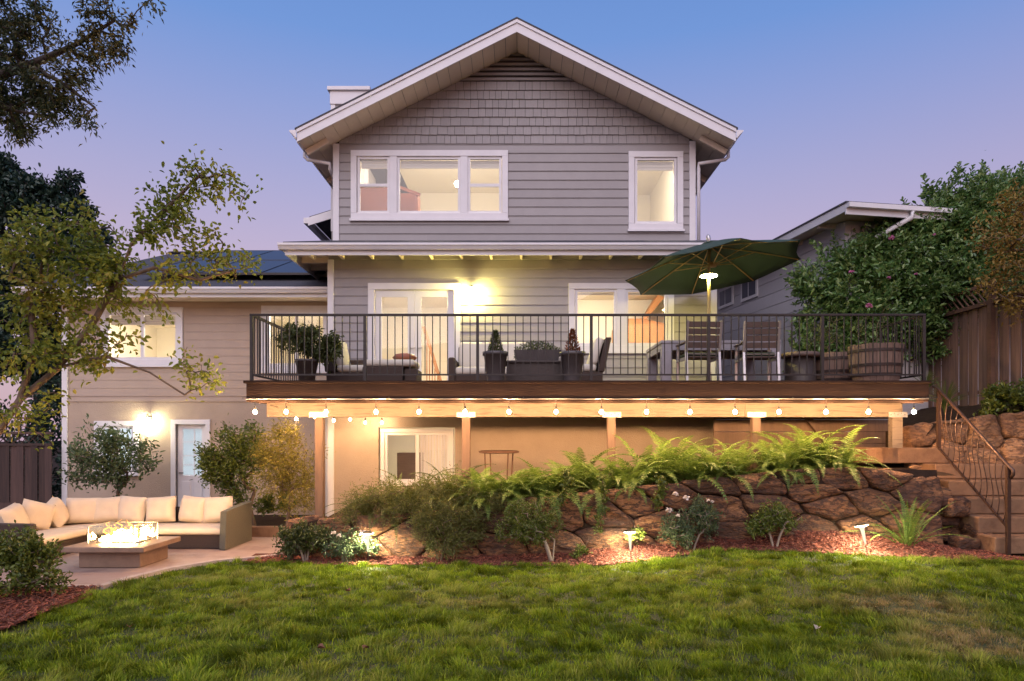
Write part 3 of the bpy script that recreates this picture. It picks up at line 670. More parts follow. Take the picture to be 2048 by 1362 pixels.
# patio: stamped concrete slabs with a pale front kerb
poly_patio = lambda x, y: y > 8.08 and (x < interp(y, LL)-.04 if y < 9.77 else x < -3.55 or y > 10.35)
o = obj('patio', grid_mesh(fr(-13, -3.0, 80), fr(8.08, 14.6, 60), lambda x, y: .016+.004*noise.noise((x*3, y*3, 1)), poly_patio), M['patio'], None, True); tag(o, kind='structure')
kb = MB(); kp = [(-9, 8.06)]+[(-4.98, 8.06), (-4.90, 8.55), (-4.72, 9.15), (-4.30, 9.75), (-3.85, 10.0), (-3.55, 10.25)]
for (a, c), (d, e) in zip(kp, kp[1:]): kb.bar((a, c, .0), (d, e, .0), .10, .10)
o = kb.build('patio_kerb', M['kerb']); tag(o, kind='structure')
pl = thing('raised_planter', 'low concrete planter bed with brown edge beside the sofa arm', 'planter', (-4.2, 12.6, 0))
for k, (a, c, d, e) in enumerate(((-5.6, 12.1, -3.86, 12.22), (-3.96, 12.222, -3.86, 14.5))):
    MB().box(a, c, 0, d, e, .20).build('edge', M['step'], pl, bevel=.015)
MB().box(-9.7, 12.23, .0, -3.97, 14.5, .13).build('soil', M['soil'], pl)
MB().box(-3.5, 11.3, 0, -3.02, 12.6, .34).build('ledge', M['kerb'], pl, bevel=.02)

# mulch chips (nobody could count them)
rng = np.random.default_rng(3)
def chips(n, region, zf, seed):
    rg = np.random.default_rng(seed); V = []; Fc = []
    P = []
    while len(P) < n:
        x, y = region(rg)
        if x is not None: P.append((x, y, zf(x, y)))
    P = np.array(P); n = len(P)
    a = rg.uniform(0, 2*PI, n); l = rg.uniform(.012, .042, n); wd = rg.uniform(.004, .011, n); t = rg.uniform(-.5, .5, n); h = rg.uniform(.002, .006, n)
    d = np.stack([np.cos(a)*np.cos(t), np.sin(a)*np.cos(t), np.sin(t)], 1); s = np.stack([-np.sin(a), np.cos(a), rg.uniform(-.4, .4, n)], 1)
    up = np.array([0, 0, 1.])
    c = P+up*rg.uniform(.002, .016, (n, 1))
    q = [c-d*l[:, None]-s*wd[:, None], c+d*l[:, None]-s*wd[:, None], c+d*l[:, None]+s*wd[:, None], c-d*l[:, None]+s*wd[:, None]]
    V = np.stack(q+[v+up*h[:, None] for v in q], 1).reshape(-1, 3)
    B = np.array([(4, 5, 6, 7), (0, 1, 5, 4), (1, 2, 6, 5), (2, 3, 7, 6), (3, 0, 4, 7)])
    Fc = (np.arange(n)[:, None, None]*8+B[None]).reshape(-1, 4)
    return np_mesh('chips', V, Fc)
def reg1(r):
    x = r.uniform(-3.95, 6.7); y = r.uniform(8.6, 10.25)
    return (x, y) if interp(x, LE)-.05-.05*r.random() < y and (x > -3.75 or y < 10) else (None, None)
def reg2(r):
    y = r.uniform(5.0, 8.0); x = r.uniform(-7.5, -4.6)
    return (x, y) if x < interp(y, LL)+.05*r.random() else (None, None)
o = obj('mulch_chips', chips(15000, reg1, mulch_z, 1), M['mulch']); tag(o, 'red bark mulch strewn between the lawn and the rock wall', 'mulch', kind='stuff')
o = obj('mulch_chips', chips(6000, reg2, lambda x, y: .05, 2), M['mulch']); tag(o, 'red bark mulch in the corner bed before the patio', 'mulch', kind='stuff')

# grass blades: height, lean and colour follow clumps
def grass(n, seed):
    rg = np.random.default_rng(seed)
    # blades grow in tufts, each with its own height and lean
    m = 5200
    cy = 3.9+5.95*rg.random(m)**1.15; cx = rg.uniform(-5.1, 9, m); ch = rg.lognormal(0, .45, m); ca = rg.uniform(0, 2*PI, m); cs = rg.uniform(.025, .075, m)
    ok = np.abs(cx+.1) < .9*cy+.6; cx, cy, ch, ca, cs = cx[ok], cy[ok], ch[ok], ca[ok], cs[ok]
    w_ = cs**1.3; ci = rg.choice(len(cx), n, p=w_/w_.sum())
    gx, gy = rg.normal(0, 1, n), rg.normal(0, 1, n)
    x = cx[ci]+gx*cs[ci]; y = cy[ci]+gy*cs[ci]
    q = n//6; y[:q] = 3.9+5.95*rg.random(q)**1.15; x[:q] = rg.uniform(-1, 1, q)*(.9*y[:q]+.6)-.1; gx[:q] *= .8; gy[:q] *= .8
    le = np.interp(x, [p[0] for p in LE], [p[1] for p in LE]); ll = np.interp(y, [p[0] for p in LL], [p[1] for p in LL])
    edge = .05*np.sin(x*23)+.04*np.sin(x*51+1)
    k = (y < le+edge) & (x > ll+.05*np.sin(y*31))
    x, y, ci, gx, gy = x[k], y[k], ci[k], gx[k], gy[k]; n = len(x); th = ch[ci]
    def nz(x, y, s, o):
        r = np.zeros_like(x); rr = np.random.default_rng(o)
        for i in range(9):
            a = rr.uniform(0, 2*PI); f = s*rr.uniform(.5, 1.7); r += np.sin((x*np.cos(a)+y*np.sin(a))*f+rr.uniform(0, 6.28))
        return r/3
    c1 = nz(x, y, 7, 11); c2 = nz(x, y, 17, 12); c3 = nz(x, y, 3, 13)
    dry = np.exp(-(((x-3.9)/.9)**2+((y-7.0)/.42)**2)*1.3)+.9*np.exp(-(((x-4.0)/.6)**2+((y-5.95)/.5)**2))+.5*np.exp(-(((x+.2)/.9)**2+((y-7.4)/.3)**2))
    c4 = th-1
    h = (.058+.012*c1+.012*c2)*th**.8*np.exp(-.16*(gx**2+gy**2))*rg.uniform(.55, 1.3, n)*(1-.45*np.clip(dry, 0, 1)); h = np.clip(h, .014, .14)
    far = np.clip((y-5)/4.6, 0, 1); h *= 1-.2*far
    ox, oy = gx*.5+np.cos(ca[ci])*.55+rg.normal(0, .35, n)+.25*c3, gy*.5+np.sin(ca[ci])*.55+rg.normal(0, .35, n)
    az = np.arctan2(oy, ox); ln = np.clip(.25+.5*np.hypot(ox, oy)+rg.normal(0, .15, n), .05, 1.35)
    z = .20*sm((x-.2)/3.4)*sm((y-5.6)/3.4)+.02*np.sin(x*1.3+y*.7)*sm((7.5-y)/2)-.004
    d = np.stack([np.cos(az), np.sin(az), 0*az], 1); up = np.array([0, 0, 1.])
    fa = rg.uniform(0, PI, n); s = np.stack([np.cos(fa), np.sin(fa)*.5, 0*fa], 1)
    wd = (rg.uniform(.0019, .0042, n)*(1+.5*far))[:, None]
    P = np.stack([x, y, z], 1); H = h[:, None]; Ln = ln[:, None]
    m = P+up*H*.6+d*H*Ln*.30; t = P+up*H*(1-.33*Ln*Ln*.6)+d*H*Ln*.95
    V = np.stack([P-s*wd, P+s*wd, m-s*wd*.8, m+s*wd*.8, t], 1).reshape(-1, 3)
    B = np.array([(0, 1, 3), (0, 3, 2), (2, 3, 4)]); Fc = (np.arange(n)[:, None, None]*5+B[None]).reshape(-1, 3)
    me = np_mesh('grass', V, Fc)
    tn = np.clip(.5+.5*rg.normal(0, .55, len(ch))[ci]+.25*c2+.15*c3, 0, 1)
    at = me.attributes.new('tone', 'FLOAT', 'POINT'); at.data.foreach_set('value', np.repeat(tn, 5).astype(np.float32))
    at = me.attributes.new('dry', 'FLOAT', 'POINT')
    dv = np.clip(dry*1.1+.16*c3+.08*c2+.10*rg.normal(0, 1, len(ch))[ci]+rg.normal(0, .12, n)+.06, 0, 1)
    at.data.foreach_set('value', np.repeat(dv, 5).astype(np.float32))
    return me
def sm(t): t = np.clip(t, 0, 1); return t*t*(3-2*t)
m, t, oo = nodes('grass')
a = t.nodes.new('ShaderNodeAttribute'); a.attribute_name = 'dry'
g = t.nodes.new('ShaderNodeNewGeometry'); r1 = t.nodes.new('ShaderNodeValToRGB'); r2 = t.nodes.new('ShaderNodeValToRGB')
for r, cs in ((r1, ((.066, .120, .004), (.138, .202, .008), (.22, .268, .016))), (r2, ((.16, .15, .035), (.20, .15, .06), (.25, .18, .09)))):
    r.color_ramp.elements.new(.5)
    for i, e in enumerate(r.color_ramp.elements): e.position = i/2; e.color = (*cs[i], 1)
    t.links.new(g.outputs['Random Per Island'], r.inputs[0])
mx = t.nodes.new('ShaderNodeMix'); mx.data_type = 'RGBA'; t.links.new(a.outputs['Fac'], mx.inputs[0]); t.links.new(r1.outputs[0], mx.inputs[6]); t.links.new(r2.outputs[0], mx.inputs[7])
a2 = t.nodes.new('ShaderNodeAttribute'); a2.attribute_name = 'tone'; mr = t.nodes.new('ShaderNodeMapRange'); mr.inputs[3].default_value = .42; mr.inputs[4].default_value = 1.6; t.links.new(a2.outputs['Fac'], mr.inputs[0])
hs = t.nodes.new('ShaderNodeHueSaturation'); t.links.new(mx.outputs[2], hs.inputs['Color']); t.links.new(mr.outputs[0], hs.inputs['Value'])
p = t.nodes.new('ShaderNodeBsdfPrincipled'); p.inputs['Roughness'].default_value = .5; p.inputs['Specular IOR Level'].default_value = .15; t.links.new(hs.outputs[0], p.inputs['Base Color'])
tr = t.nodes.new('ShaderNodeBsdfTranslucent'); t.links.new(hs.outputs[0], tr.inputs[0])
ms = t.nodes.new('ShaderNodeMixShader'); ms.inputs[0].default_value = .3; t.links.new(p.outputs[0], ms.inputs[1]); t.links.new(tr.outputs[0], ms.inputs[2]); t.links.new(ms.outputs[0], oo.inputs[0])
M['grass'] = m
o = obj('grass', grass(640000, 5), M['grass']); tag(o, 'mown green lawn grass with a few dry patches', 'grass', kind='stuff')

# rock walls: irregular stones cut from Voronoi cells
def stone_mesh(poly, org, U, Vv, N, seed, depth=.12):
    cx = sum(p[0] for p in poly)/len(poly); cy = sum(p[1] for p in poly)/len(poly)
    rr = random.Random(seed)
    pts = poly
    for _ in range(2):                           # nick the corners
        q = []
        for i, p in enumerate(pts):
            r = pts[(i+1) % len(pts)]; q += [(p[0]*.9+r[0]*.1, p[1]*.9+r[1]*.1), (p[0]*.5+r[0]*.5, p[1]*.5+r[1]*.5), (p[0]*.1+r[0]*.9, p[1]*.1+r[1]*.9)] if _ == 0 else [(p[0]*.75+r[0]*.25, p[1]*.75+r[1]*.25), (p[0]*.25+r[0]*.75, p[1]*.25+r[1]*.75)]
        pts = q
    dn = []
    for p in pts:
        s = .042*noise.noise((p[0]*7+seed, p[1]*5, 0)); L = math.hypot(p[0]-cx, p[1]-cy) or 1
        dn.append((p[0]+(p[0]-cx)/L*s, p[1]+(p[1]-cy)/L*s))
    pts = dn
    rings = [(1, -.10), (1, .2), (.975, .62), (.92, .82), (.72, .93), (.5, .97), (.25, 1.0)]
    tx, ty = rr.uniform(-.6, .6), rr.uniform(-.2, .9); depth *= rr.uniform(.7, 1.35)
    V = []; Fc = []; n = len(pts)
    def P(x, y, d): return org+U*x+Vv*y+N*d
    for sc, h in rings:
        for x, y in pts:
            X, Y = cx+(x-cx)*sc, cy+(y-cy)*sc
            d = -.10 if h < 0 else depth*h+(.07*noise.noise((X*2.2, Y*2.8, seed*.37))+.045*noise.noise((X*6, Y*9+X*3, seed))+.02*noise.noise((X*15, Y*15, seed)))*min(h*1.6, 1)+depth*h*(tx*(X-cx)+ty*(Y-cy))*1.5
            V.append(P(X, Y, d))
    V.append(P(cx, cy, depth*1.02+.05*noise.noise((cx*2.2, cy*2.8, seed*.37))))
    for i in range(len(rings)-1):
        for j in range(n): Fc.append((i*n+j, i*n+(j+1) % n, (i+1)*n+(j+1) % n, (i+1)*n+j))
    k = (len(rings)-1)*n
    for j in range(n): Fc.append((k+j, k+(j+1) % n, len(V)-1))
    b = MB(); b.add(V, Fc); return b
def voronoi(seeds, bound):
    cells = []
    for i, s in enumerate(seeds):
        p = bound
        for j, q in enumerate(seeds):
            if i == j: continue
            n = (q[0]-s[0], q[1]-s[1]); d = (q[0]**2+q[1]**2-s[0]**2-s[1]**2)/2
            p = clip(p, n, d)
            if len(p) < 3: break
        if len(p) >= 3: cells.append(p)
    return cells
def shrink(p, g):
    cx = sum(a for a, _ in p)/len(p); cy = sum(b for _, b in p)/len(p); o = []
    for a, b in p:
        L = math.hypot(a-cx, b-cy); k = max(0, 1-g/L); o.append((cx+(a-cx)*k, cy+(b-cy)*k))
    return o
def rock_wall(root, seeds, bound, org, U, Vv, N, mat, gap=.02, depth=.12, sd=0, asp=(1, 1), shear=0):
    f = lambda p: (p[0]*asp[0]+p[1]*shear, p[1]*asp[1]); g = lambda p: ((p[0]-p[1]/asp[1]*shear)/asp[0], p[1]/asp[1])
    for i, c in enumerate(voronoi([f(s) for s in seeds], [f(b) for b in bound])):
        c = [g(p) for p in c]
        stone_mesh(shrink(c, gap), org, U, Vv, N, sd+i, depth).build('stone', M[mat], root, True)
rw = thing('retaining_wall', 'long carved brown rock retaining wall between the ferns and the mulch bed', 'retaining wall', (1.2, 10.05, 0))
lean = Vector((0, .10, 1)).normalized()
px = [(650, 1045), (745, 1040), (700, 1092), (820, 1075), (905, 1045), (900, 1100), (985, 1040), (1030, 1000), (1010, 1095), (1120, 1018), (1100, 1095), (1205, 1025), (1240, 1085), (1275, 1010), (1345, 990), (1330, 1045), (1385, 1085),
      (1420, 965), (1440, 1015), (1480, 1075), (1520, 965), (1545, 1015), (1600, 950), (1630, 985), (1625, 1060), (1665, 1010), (1690, 955), (1735, 1060), (1745, 1005), (1775, 955), (1815, 1050), (1840, 985), (1520, 1095), (1580, 1085)]
sd = []
for a, c in px:
    p = W(a, c, 10.0); sd.append((p.x, p.z))
bd = [(-3.05, -.05), (6.25, -.05), (6.25, 1.22), (5.0, 1.36), (4.1, 1.34), (3.0, 1.22), (1.92, 1.10), (.6, .97), (-.3, .86), (-1.5, .70), (-3.0, .60)]
rock_wall(rw, sd, bd, Vector((0, 10.0, 0)), Vector((1, 0, 0)), lean, Vector((0, -1, .1)).normalized(), 'stone', .010, .09, 0, (.66, 1.25), .42)
b = MB(); k = len(wall_top)
vs = [(x, 10.03, -.1) for x, z in wall_top]+[(x, 10.12, z-.03) for x, z in wall_top]+[(x, 10.3, z-.05) for x, z in wall_top]
b.add(vs, [(i, i+1, k+i+1, k+i) for i in range(k-1)]+[(k+i, k+i+1, 2*k+i+1, 2*k+i) for i in range(k-1)]); b.build('joint_backing', M['mortar'], rw)
b = MB(); stone_mesh([(-.4, -.1), (.45, -.1), (.5, .42), (.1, .62), (-.3, .55)], Vector((-3.2, 10.35, 0)), Vector((1, .25, 0)), Vector((0, 0, 1)), Vector((.2, -1, .2)), 77, .2).build('stone', M['stone'], rw, True)
# boulder wall right of the stairs
bw = thing('boulder_wall', 'tan boulder wall beside the top of the concrete steps', 'boulder wall', (8, 11.2, .3))
sd2 = [(6.75, 1.85), (7.25, 1.95), (7.1, 1.5), (7.75, 1.85), (7.7, 1.3), (8.3, 2.0), (8.25, 1.5), (8.1, .8), (8.8, 1.8), (8.9, 1.1), (7.2, .9), (9.4, 1.6), (9.5, .9), (6.8, 1.35)]
rock_wall(bw, sd2, [(6.5, .2), (10, .2), (10, 2.3), (8.6, 2.22), (7.9, 2.18), (7.3, 2.10), (6.5, 1.98)], Vector((0, 12.05, 0)), Vector((1, -.12, 0)), Vector((0, .16, 1)), Vector((0, -1, .16)), 'boulder', .014, .14, 200)
MB().hexa([(6.4, 10.5, 0), (10, 10.05, 0), (10, 11, 0), (6.4, 11.6, 0), (6.4, 10.60, 1.9), (10, 10.2, 2.15), (10, 11, 2.15), (6.4, 11.6, 1.9)]).build('joint_backing', M['mortar'], bw) if False else None
o = MB().hexa([(6.5, 11.32, 0), (10, 10.9, 0), (10, 12.4, 0), (6.5, 12.4, 0), (6.5, 11.63, 1.90), (10, 11.25, 2.2), (10, 12.4, 2.2), (6.5, 12.4, 1.90)]).build('joint_backing', M['mortar'], bw)

# concrete stairs
stp = thing('garden_steps', 'five thick concrete steps climbing from the lawn beside the rock wall', 'steps', (7.4, 9.6, 0))
for k in range(5):
    y = 9.6+k*.345; z = .385+k*.243
    MB().box(6.70, y, z-.235, 9.0 if k < 3 else 8.6, y+.46 if k < 4 else y+.6, z).build('step', M['step'], stp, bevel=.018)
MB().box(5.75, 11.3, 1.36, 8.0, 11.75, 1.62).build('landing', M['step'], stp, bevel=.02)
for k in range(4):
    MB().box(6.80, 9.72+k*.345, 0, 9, 11.4, .14+k*.243).build('core', M['mortar'], stp)
sd3 = [(9.75, .05), (10.2, .05), (10.1, .4), (10.55, .35), (10.5, .7), (10.9, .2), (10.9, .75), (11.2, .5), (10.95, 1.1), (11.2, 1.0)]
prof = [(9.66, -.1), (11.4, -.1), (11.4, 1.12), (11.0, 1.12), (10.98, .87), (10.66, .87), (10.64, .63), (10.31, .63), (10.29, .39), (9.97, .39), (9.95, .15), (9.66, .15)]
for i, c in enumerate(voronoi(sd3, [(9.6, -.1), (11.4, -.1), (11.4, 1.15), (11.0, 1.12), (9.6, .18)])):
    stone_mesh(shrink(c, .012), Vector((6.80, 0, 0)), Vector((0, 1, 0)), Vector((0, 0, 1)), Vector((-1, 0, 0)), 300+i, .09).build('stone', M['stone'], stp, True)
for i, (x, y, z, r) in enumerate(((5.55, 10.2, 1.2, .16), (5.95, 10.35, 1.12, .18), (6.3, 10.4, 1.0, .16), (6.55, 10.1, .75, .2), (6.2, 10.2, .45, .22), (6.5, 9.85, .22, .2), (5.9, 10.25, .78, .2), (6.45, 10.3, .62, .24), (6.3, 10.2, .9, .22), (6.6, 10.35, .35, .2))):
    stone_mesh([(-r, -r*.7), (r*.8, -r*.8), (r, r*.4), (r*.2, r*.8), (-r*.9, r*.6)], Vector((x, y+.12, z)), Vector((1, .1, 0)), Vector((0, .15, 1)), Vector((-.1, -1, .1)), 400+i, .14).build('stone', M['stone'], rw, True)
# ------------------------------------------------------------------ deck, railings, string lights
DF, DX0, DX1, FZ = 10.3, -4.11, 6.17, 2.64
deck = thing('deck', 'raised timber deck on posts with dark fascia across the back of the house', 'deck', (1, DF, 0))
for k in range(22):
    y = DF+.02+k*.149
    MB().box(DX0-.02, y, FZ-.035, DX1+.02, y+.142, FZ).build('deck_board', M['deckwood'], deck)
MB().box(DX0-.06, DF-.055, FZ-.03, DX1+.03, DF+.018, FZ+.012).build('edge_cap', M['fascia'], deck, bevel=.006)
MB().box(DX0-.02, DF-.03, 2.335, DX1, DF+.012, FZ-.032).build('fascia', M['fascia'], deck)
MB().box(DX0-.025, DF+.013, 2.335, DX0+.02, 13.57, FZ-.037).build('fascia', M['fascia'], deck)
MB().box(DX1-.045, DF+.013, 2.335, DX1-.002, 13.57, FZ-.037).build('fascia', M['fascia'], deck)
MB().box(DX0+.15, DF+.02, 2.315, DX1-.05, DF+.06, 2.40).build('ledger', M['fascia'], deck)
for k in range(25):
    x = DX0+.25+k*.41
    MB().box(x, DF+.062, 2.352, x+.045, 13.58, FZ-.037).build('joist', M['deckwood'], deck)
BXS = [(-4.08, -.9), (-.9, 3.62), (3.62, 6.16)]
for a, c in BXS: MB().box(a+.002, 10.95, 2.12, c-.002, 11.09, 2.35).build('beam', M['beam'], deck, bevel=.006)
bt = [(-3.24, .45), (-.87, .75), (1.475, 1.0), (3.81, 1.2), (6.08, 1.62)]
for x, z0 in bt:
    hw = .065 if x < 5 else .085
    MB().box(x-hw, 10.955, z0, x+hw, 11.085, 2.119).build('post', M['post' if x < 5 else 'beam'], deck, bevel=.006)
    b = MB().box(x-.15, 10.94, 2.115, x+.15, 10.949, 2.20).build('bracket', M['steel'], deck)
    s = MB()
    for k in range(5): s.box(x-.12+k*.055, 10.937, 2.15+(k % 2)*.025, x-.108+k*.055, 10.941, 2.162+(k % 2)*.025)
    s.build('bolt', M['black'], b)
rail = thing('deck_railing', 'black metal railing with thin square balusters round the deck', 'railing', (1, DF+.05, FZ))
RZ = 3.675; ry = DF+.06
MB().box(DX0, ry-.025, RZ-.035, DX1, ry+.025, RZ).build('top_rail', M['black'], rail, bevel=.005)
MB().box(DX0+.04, ry-.012, 2.735, DX1-.04, ry+.012, 2.76).build('bottom_rail', M['black'], rail)
MB().box(DX0, ry+.027, RZ-.035, DX0+.05, 13.5, RZ).build('top_rail', M['black'], rail)
MB().box(DX0+.012, ry+.03, 2.735, DX0+.036, 13.5, 2.76).build('bottom_rail', M['black'], rail)
MB().box(DX1-.05, ry+.027, RZ-.035, DX1, 11.6, RZ).build('top_rail', M['black'], rail)
MB().box(DX1-.036, ry+.03, 2.735, DX1-.012, 11.6, 2.76).build('bottom_rail', M['black'], rail)
posts = [DX0+.025, -2.36, -.645, 1.085, 2.87, 4.60, DX1-.025]
bal = MB().box(-.007, -.007, 2.761, .007, .007, RZ-.036).mesh('baluster'); bal.materials.append(M['black'])
pst = MB().box(-.022, -.022, FZ+.013, .022, .022, RZ-.036).mesh('post'); pst.materials.append(M['black'])
for x in posts: inst('post', pst, rail, (x, ry, 0))
for a, c in zip(posts, posts[1:]):
    n = round((c-a)/.113)
    for k in range(1, n): inst('baluster', bal, rail, (a+(c-a)*k/n, ry, 0))
for x, ye in ((DX0+.024, 13.5), (DX1-.024, 11.6)):
    inst('post', pst, rail, (x, ye, 0)); n = int((ye-ry)/.113)
    for k in range(1, n): inst('baluster', bal, rail, (x, ry+(ye-ry)*k/n, 0))
# handrail of the steps with belly balusters
hr = thing('stair_handrail', 'curved bronze handrail with bellied balusters beside the concrete steps', 'handrail', (6.78, 9.5, .2))
A, B_ = Vector((6.74, 10.95, 2.56)), Vector((6.80, 9.47, 1.40))
MB().tube([A+Vector((-.02, .12, .06)), A, B_, B_+Vector((.02, -.06, -.06)), B_+Vector((.02, -.06, -.12)), B_+Vector((.02, -.02, -.16))], .024, 8).build('rail', M['bronze'], hr, True)
MB().bar((6.74, 10.95, 1.62), (6.80, 9.50, .55), .03, .03).build('lower_rail', M['bronze'], hr)
MB().box(6.775, 9.455, .12, 6.825, 9.505, 1.39).build('post', M['bronze'], hr)
MB().box(6.715, 10.93, 1.62, 6.765, 10.98, 2.54).build('post', M['bronze'], hr)
for k in range(12):
    t = (k+.8)/12.6; p = A.lerp(B_, t)-Vector((0, 0, .02)); q = Vector((6.74, 10.95, 1.62)).lerp(Vector((6.80, 9.50, .55)), t)
    q = Vector((p.x, p.y, q.z))
    pts = []
    for i in range(11):
        u = i/10; pts.append(p.lerp(q, u)+Vector((-.022*math.sin(u*2*PI-.2)-.004, .012*math.sin(u*2*PI), 0)))
    MB().tube(pts, .0075, 5).build('baluster', M['bronze'], hr, True)
# string lights
def bulb_mesh(r):
    return MB().lathe([(.3*r, r*1.15), (.55*r, r*.8), (r*.95, r*.25), (r, -.1*r), (r*.75, -.75*r), (r*.3, -1.02*r)], n=10).mesh('bulb')
bm_ = bulb_mesh(.027); bm_.materials.append(M['bulb'])
bm2 = bulb_mesh(.022); bm2.materials.append(M['bulb2'])
sk = MB().lathe([(.014, .034), (.016, .07), (.012, .085)], n=8).mesh('socket'); sk.materials.append(M['cable'])
def string(name, label, pts, spots, bmesh_, drop, group):
    t = thing(name, label, 'string lights', pts[0], group)
    MB().tube(pts, .006, 5).build('cable', M['cable'], t)
    if bmesh_ is bm_:
        for k in range(6): MB().bar((DX0+.1+k*2.03, DF-.03, 2.40), (DX0+.1+k*2.03, yb-.01, 2.384), .012, .008).build('hook', M['cable'], t)
    for i, p in enumerate(spots):
        p = Vector(p); q = p-Vector((0, 0, drop))
        inst('bulb', bmesh_, t, q); inst('socket', sk, t, q)
        MB().tube([p, q+Vector((0, 0, .085))], .004, 4).build('drop_wire', M['cable'], t)
R = random.Random(5)
bx = [510, 572, 652, 752, 838, 930, 1018, 1112, 1203, 1293, 1380, 1470, 1558, 1652, 1737, 1828]
yb = DF-.09
sp = [((x-CX)*yb/F, yb, 2.375) for x in bx]
string('string_lights', 'long row of lit bulbs hanging along the front edge of the deck', [(DX0-.06, yb, 2.385)]+[(a[0], a[1], 2.378) for a in sp]+[(DX1+.1, yb, 2.39)], sp, bm_, .20, None)
sp2 = [(-3.93+.30*k*.55, 10.9+k*.55, 2.26-.03*(k % 2)) for k in range(1, 5)]+[(-3.0, 13.2, 2.20), (-2.7, 13.3, 2.20)]
string('string_lights', 'short row of small bulbs under the left end of the deck', [(-3.95, 10.75, 2.30)]+sp2+[(-2.5, 13.4, 2.25)], sp2, bm2, .13, None)
MB().tube([(DX0-.02, DF-.036, 2.372), (DX1, DF-.036, 2.375)], .005, 5).build('guy_wire', M['steel'], deck)

# ------------------------------------------------------------------ things on the deck
um = thing('patio_umbrella', 'open dark green parasol with wooden ribs over the deck table', 'umbrella', (3.33, 12.0, FZ))
PX, PY = 3.33, 12.0
n = 8; tilt = Matrix.Translation((PX+.04, PY, 4.98)) @ Matrix.Rotation(math.radians(-7), 4, 'Y') @ Matrix.Rotation(math.radians(-4), 4, 'X') @ Matrix.Translation((-PX, -PY, -4.98))
apex = Vector((PX, PY, 5.23)); tips = [Vector((PX+1.56*math.cos(2*PI*k/n), PY+1.56*math.sin(2*PI*k/n), 4.74)) for k in range(n)]
rows = 8
for k in range(n):
    a, c = tips[k], tips[(k+1) % n]; V = []; Fc = []
    for i in range(rows+1):
        u = .06+(1-.06)*i/rows
        for j in range(5):
            v = j/4; e = a.lerp(c, v); p = apex.lerp(e, u)
            sag = math.sin(v*PI)
            p += Vector((PX-p.x, PY-p.y, 0)).normalized()*(.07*sag*u*u) - Vector((0, 0, .025*sag*u)) + Vector((0, 0, .02*math.sin(u*PI)))
            V.append(tilt @ p)
    m_ = len(V); V2 = [v-Vector((0, 0, .006)) for v in V]
    for i in range(rows):
        for j in range(4):
            q = i*5+j; Fc += [(q, q+5, q+6, q+1), (m_+q, m_+q+1, m_+q+6, m_+q+5)]
    for j in range(4):
        q = rows*5+j; Fc.append((q, m_+q, m_+q+1, q+1))
    MB().add(V+V2, Fc).build('canopy_panel', M['canopy'], um, True)
hub = Vector((PX, PY, 4.82))
for k in range(n):
    e = tips[k]; p0 = apex+Vector((0, 0, -.05))
    pts = [tilt @ (p0.lerp(e, u)+Vector((0, 0, .02*math.sin(u*PI)-.022))) for u in (.03, .25, .5, .75, .97)]
    MB().tube(pts, .011, 5).build('rib', M['rib'], um)
    MB().tube([tilt @ hub, pts[2]], .009, 5).build('strut', M['rib'], um)
b = MB(); b.lathe([(.20, 5.18), (.14, 5.215), (.02, 5.25)], (PX, PY, 0), 16); b.v = [tuple(tilt @ Vector(v)) for v in b.v]; b.build('vent_cap', M['canopy'], um, True)
b = MB(); b.lathe([(.012, 5.19), (.02, 5.24), (.04, 5.30), (.035, 5.35), (.006, 5.38)], (PX, PY, 0), 12); b.v = [tuple(tilt @ Vector(v)) for v in b.v]; b.build('finial', M['silver'], um, True)
MB().tube([(PX, PY, FZ), (PX, PY, 4.98), tilt @ Vector((PX, PY, 5.15))], .028, 10).build('pole', M['pole'], um, True)
MB().lathe([(.07, -.03), (.08, .03), (.05, .05)], tuple(tilt @ hub), 12).build('hub', M['rib'], um, True)
MB().lathe([(.30, 0), (.28, .05), (.05, .10), (.04, .3)], (PX, PY, FZ+.003), 16).build('base', M['black'], um, True)
rl = MB().lathe([(.032, .03), (.15, .03), (.16, .015), (.15, .008), (.032, .008)], (PX, PY, 4.63), 20).build('lamp', M['silver'], um, True)
MB().lathe([(.05, .006), (.05, -.002), (.145, -.002), (.145, .006)], (PX, PY, 4.63), 20).build('lamp_ring', M['ring'], rl)

tb = thing('dining_table', 'square grey slatted dining table under the green parasol', 'table', (3.33, 12.0, FZ))
for k in range(12):
    x = 2.35+k*.1664; MB().box(x, 11.3, FZ+.72, x+.156, 12.7, FZ+.765).build('slat', M['greywood'], tb) if not (k == 5) else [MB().box(x, 11.3, FZ+.72, x+.156, 11.9, FZ+.765).build('slat', M['greywood'], tb), MB().box(x, 12.1, FZ+.72, x+.156, 12.7, FZ+.765).build('slat', M['greywood'], tb)]
for x in (2.36, 4.18):
    for y in (11.31, 12.53): MB().box(x, y, FZ+.002, x+.16, y+.16, FZ+.60).build('leg', M['greywood'], tb, bevel=.006)
for (a, c, d, e) in ((2.36, 11.315, 4.34, 11.36), (2.36, 12.64, 4.34, 12.685), (2.365, 11.362, 2.41, 12.638), (4.29, 11.362, 4.335, 12.638)):
    MB().box(a, c, FZ+.602, d, e, FZ+.718).build('apron', M['greywood'], tb)
